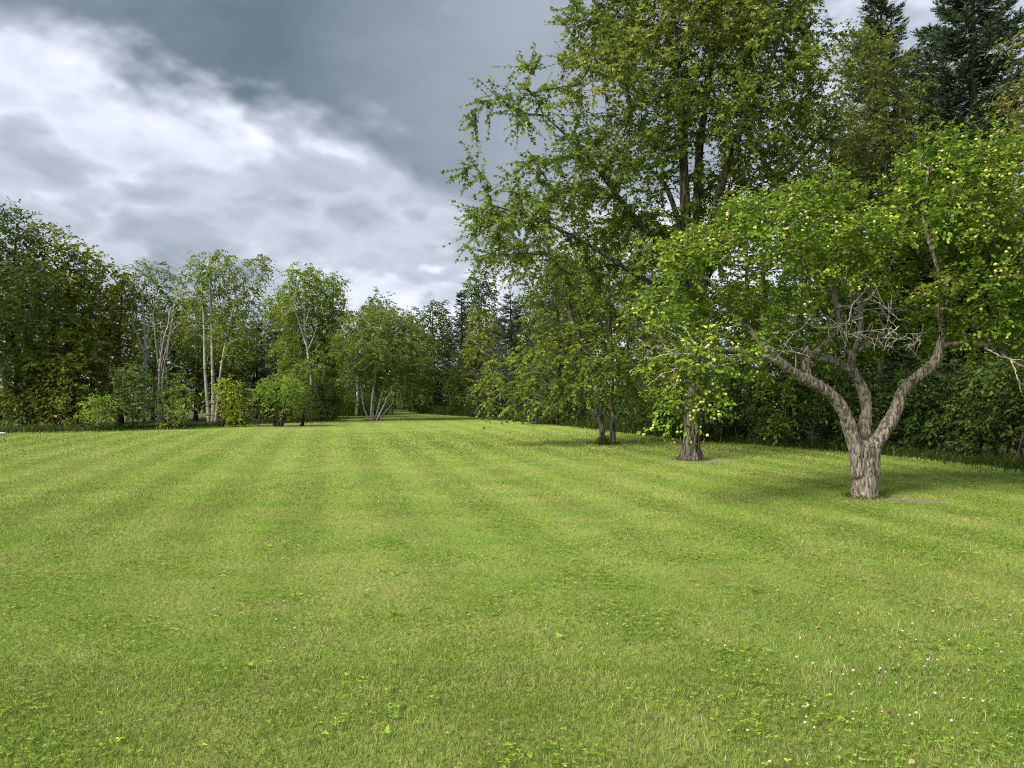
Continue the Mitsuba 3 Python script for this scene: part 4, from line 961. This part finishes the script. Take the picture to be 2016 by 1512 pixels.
def build_tall_grass(spots, label, seed, hgt, name='tall_grass', col=(0.040, 0.070, 0.017), n=7000, spread=.5):
    rng = np.random.default_rng(seed)
    spots = np.asarray(spots, float)
    seg = np.linalg.norm(np.diff(spots, axis=0), axis=1)
    at = rng.random(n) * seg.sum()
    k = np.minimum(np.searchsorted(np.cumsum(seg), at), len(seg) - 1)
    u = (at - np.concatenate([[0], np.cumsum(seg)])[k]) / seg[k]
    p = spots[k] * (1 - u)[:, None] + spots[k + 1] * u[:, None] + rng.normal(size=(n, 2)) * spread
    root = np.stack([p[:, 0], p[:, 1], 0 * p[:, 0] - .02], -1)
    h = hgt * rng.uniform(.35, 1.25, n) * (.5 + meshkit.fbm(root * .8, 2, seed))
    a = rng.random(n) * 6.28
    bend = h * rng.uniform(.2, 1.2, n)
    w = rng.uniform(.0035, .008, n) * (1 + spots.mean(0)[1] / 40)
    dirv = np.stack([np.cos(a), np.sin(a), 0 * a], -1)
    fa = rng.random(n) * 6.28
    side = np.stack([np.cos(fa), np.sin(fa), 0 * a], -1) * w[:, None]
    m1 = root + dirv * (bend * .2)[:, None] + np.array([0, 0, 1]) * (h * .6)[:, None]
    tip = root + dirv * bend[:, None] + np.array([0, 0, 1]) * h[:, None]
    v = np.stack([root - side, root + side, m1 + side * .8, m1 - side * .8, tip], 1)
    t = np.array([[0, 1, 2], [0, 2, 3], [3, 2, 4]])
    c = np.array(col) * np.exp(rng.normal(size=(n, 1)) * .25)
    c = np.where(rng.random((n, 1)) < .06, [[.22, .19, .09]], c)
    key = put(name, (v.reshape(-1, 3), (t[None] + (np.arange(n) * 5)[:, None, None]).reshape(-1, 3)), 'blade', color=np.repeat(np.clip(c, 0, .6), 5, 0))
    tag(key, label, 'grass', kind='stuff')


build_tall_grass(HEDGE[:6] - [.7, .5], 'unmown grass along the foot of the right hedge', 3, .26, n=20000, spread=.42)
build_tall_grass(HEDGE[4:9] - [.6, .8], 'unmown grass along the far stretch of the hedge', 4, .6, n=12000, spread=.45)
build_tall_grass([GX(655, 52)[:2], GX(700, 51)[:2], GX(725, 53)[:2]], 'bright tall grass patch left of the fan shaped birch', 6, 1.3, col=(0.075, 0.14, 0.025), n=5000, spread=.7)
build_tall_grass([GX(-20, 30.2)[:2], GX(150, 31.6)[:2], GX(400, 35.5)[:2], GX(640, 43)[:2]], 'shaded rough grass at the foot of the left wood', 7, .22, col=(0.045, 0.075, 0.02), n=9000, spread=.7)

def ring(px, Y, r):
    a = np.linspace(0, 6.28, 9)
    return np.stack([GX(px, Y)[0] + np.cos(a) * r, Y + np.sin(a) * r], -1)


for px, Y, r, lab in ((1702, 11.65, .27, 'longer grass tufts left round the foot of the apple trunk'), (1361, 17.9, .36, 'longer grass tufts left round the flared maple trunk'), (1196, 23.5, .35, 'longer grass tufts round the twin stems'), (735, 42, .55, 'longer grass tufts round the fan shaped birch')):
    build_tall_grass(ring(px, Y, r), lab, int(px), .075, name='grass_tuft', col=(0.075, 0.115, 0.025), n=420, spread=.06)

# ---- little things
broadleaf('lawn_shrub', 'low brownish bush at the foot of the twin stems', 1186, 23.1, 856, 17, low=876, seed=150, col=(0.075, 0.075, 0.03), tint=(0.20, 0.12, 0.05), tintp=.5, size=.06, gap=.14, per=6, tlen=.14, cat='shrub', crown_name='foliage', stems=3, trunk_r=.015)


def build_seedling():
    rng = np.random.default_rng(3)
    key = 'seedling'
    p = GX(1757, 11.9)
    st = np.array([[*p, .004], [p[0] + .01, p[1], .07, .003], [p[0], p[1], .13, .002]])
    put('stem', stem_tube(st, 5), 'brown_bark', parent=key)
    a = np.arange(7) * .9
    pos = np.array([p[0], p[1], 0]) + np.stack([0 * a, 0 * a, .07 + .01 * np.arange(7)], -1)
    lf = leaves(rng, pos, np.stack([np.cos(a), np.sin(a), .4 + 0 * a], -1), np.array([[0, 0, 1.0]] * 7), np.full(7, .085), np.tile([[.40, .40, .06]], (7, 1)), OVAL)
    put('foliage', lf[:2], 'leaf', color=lf[2], parent=key)
    tag(key, 'tiny seedling with pale yellow leaves beside the apple trunk', 'plant')


build_seedling()


def build_board():
    c = np.array([(4 - 1008) / FPX * 28 - .36, 28.0, .035])
    balls = [m3.Manifold.sphere(.02, 12).translate([float(c[0] + x), float(c[1] + y), float(c[2] + z)]) for x in (-.34, .34 if True else 0) for y in (-.22, .22) for z in (-.03, .035)]
    put('white_board', m3.Manifold.batch_hull(balls), 'white_paint', smooth=40)
    tag('white_board', 'flat white board lying on the grass, cut off by the left edge', 'board')


build_board()
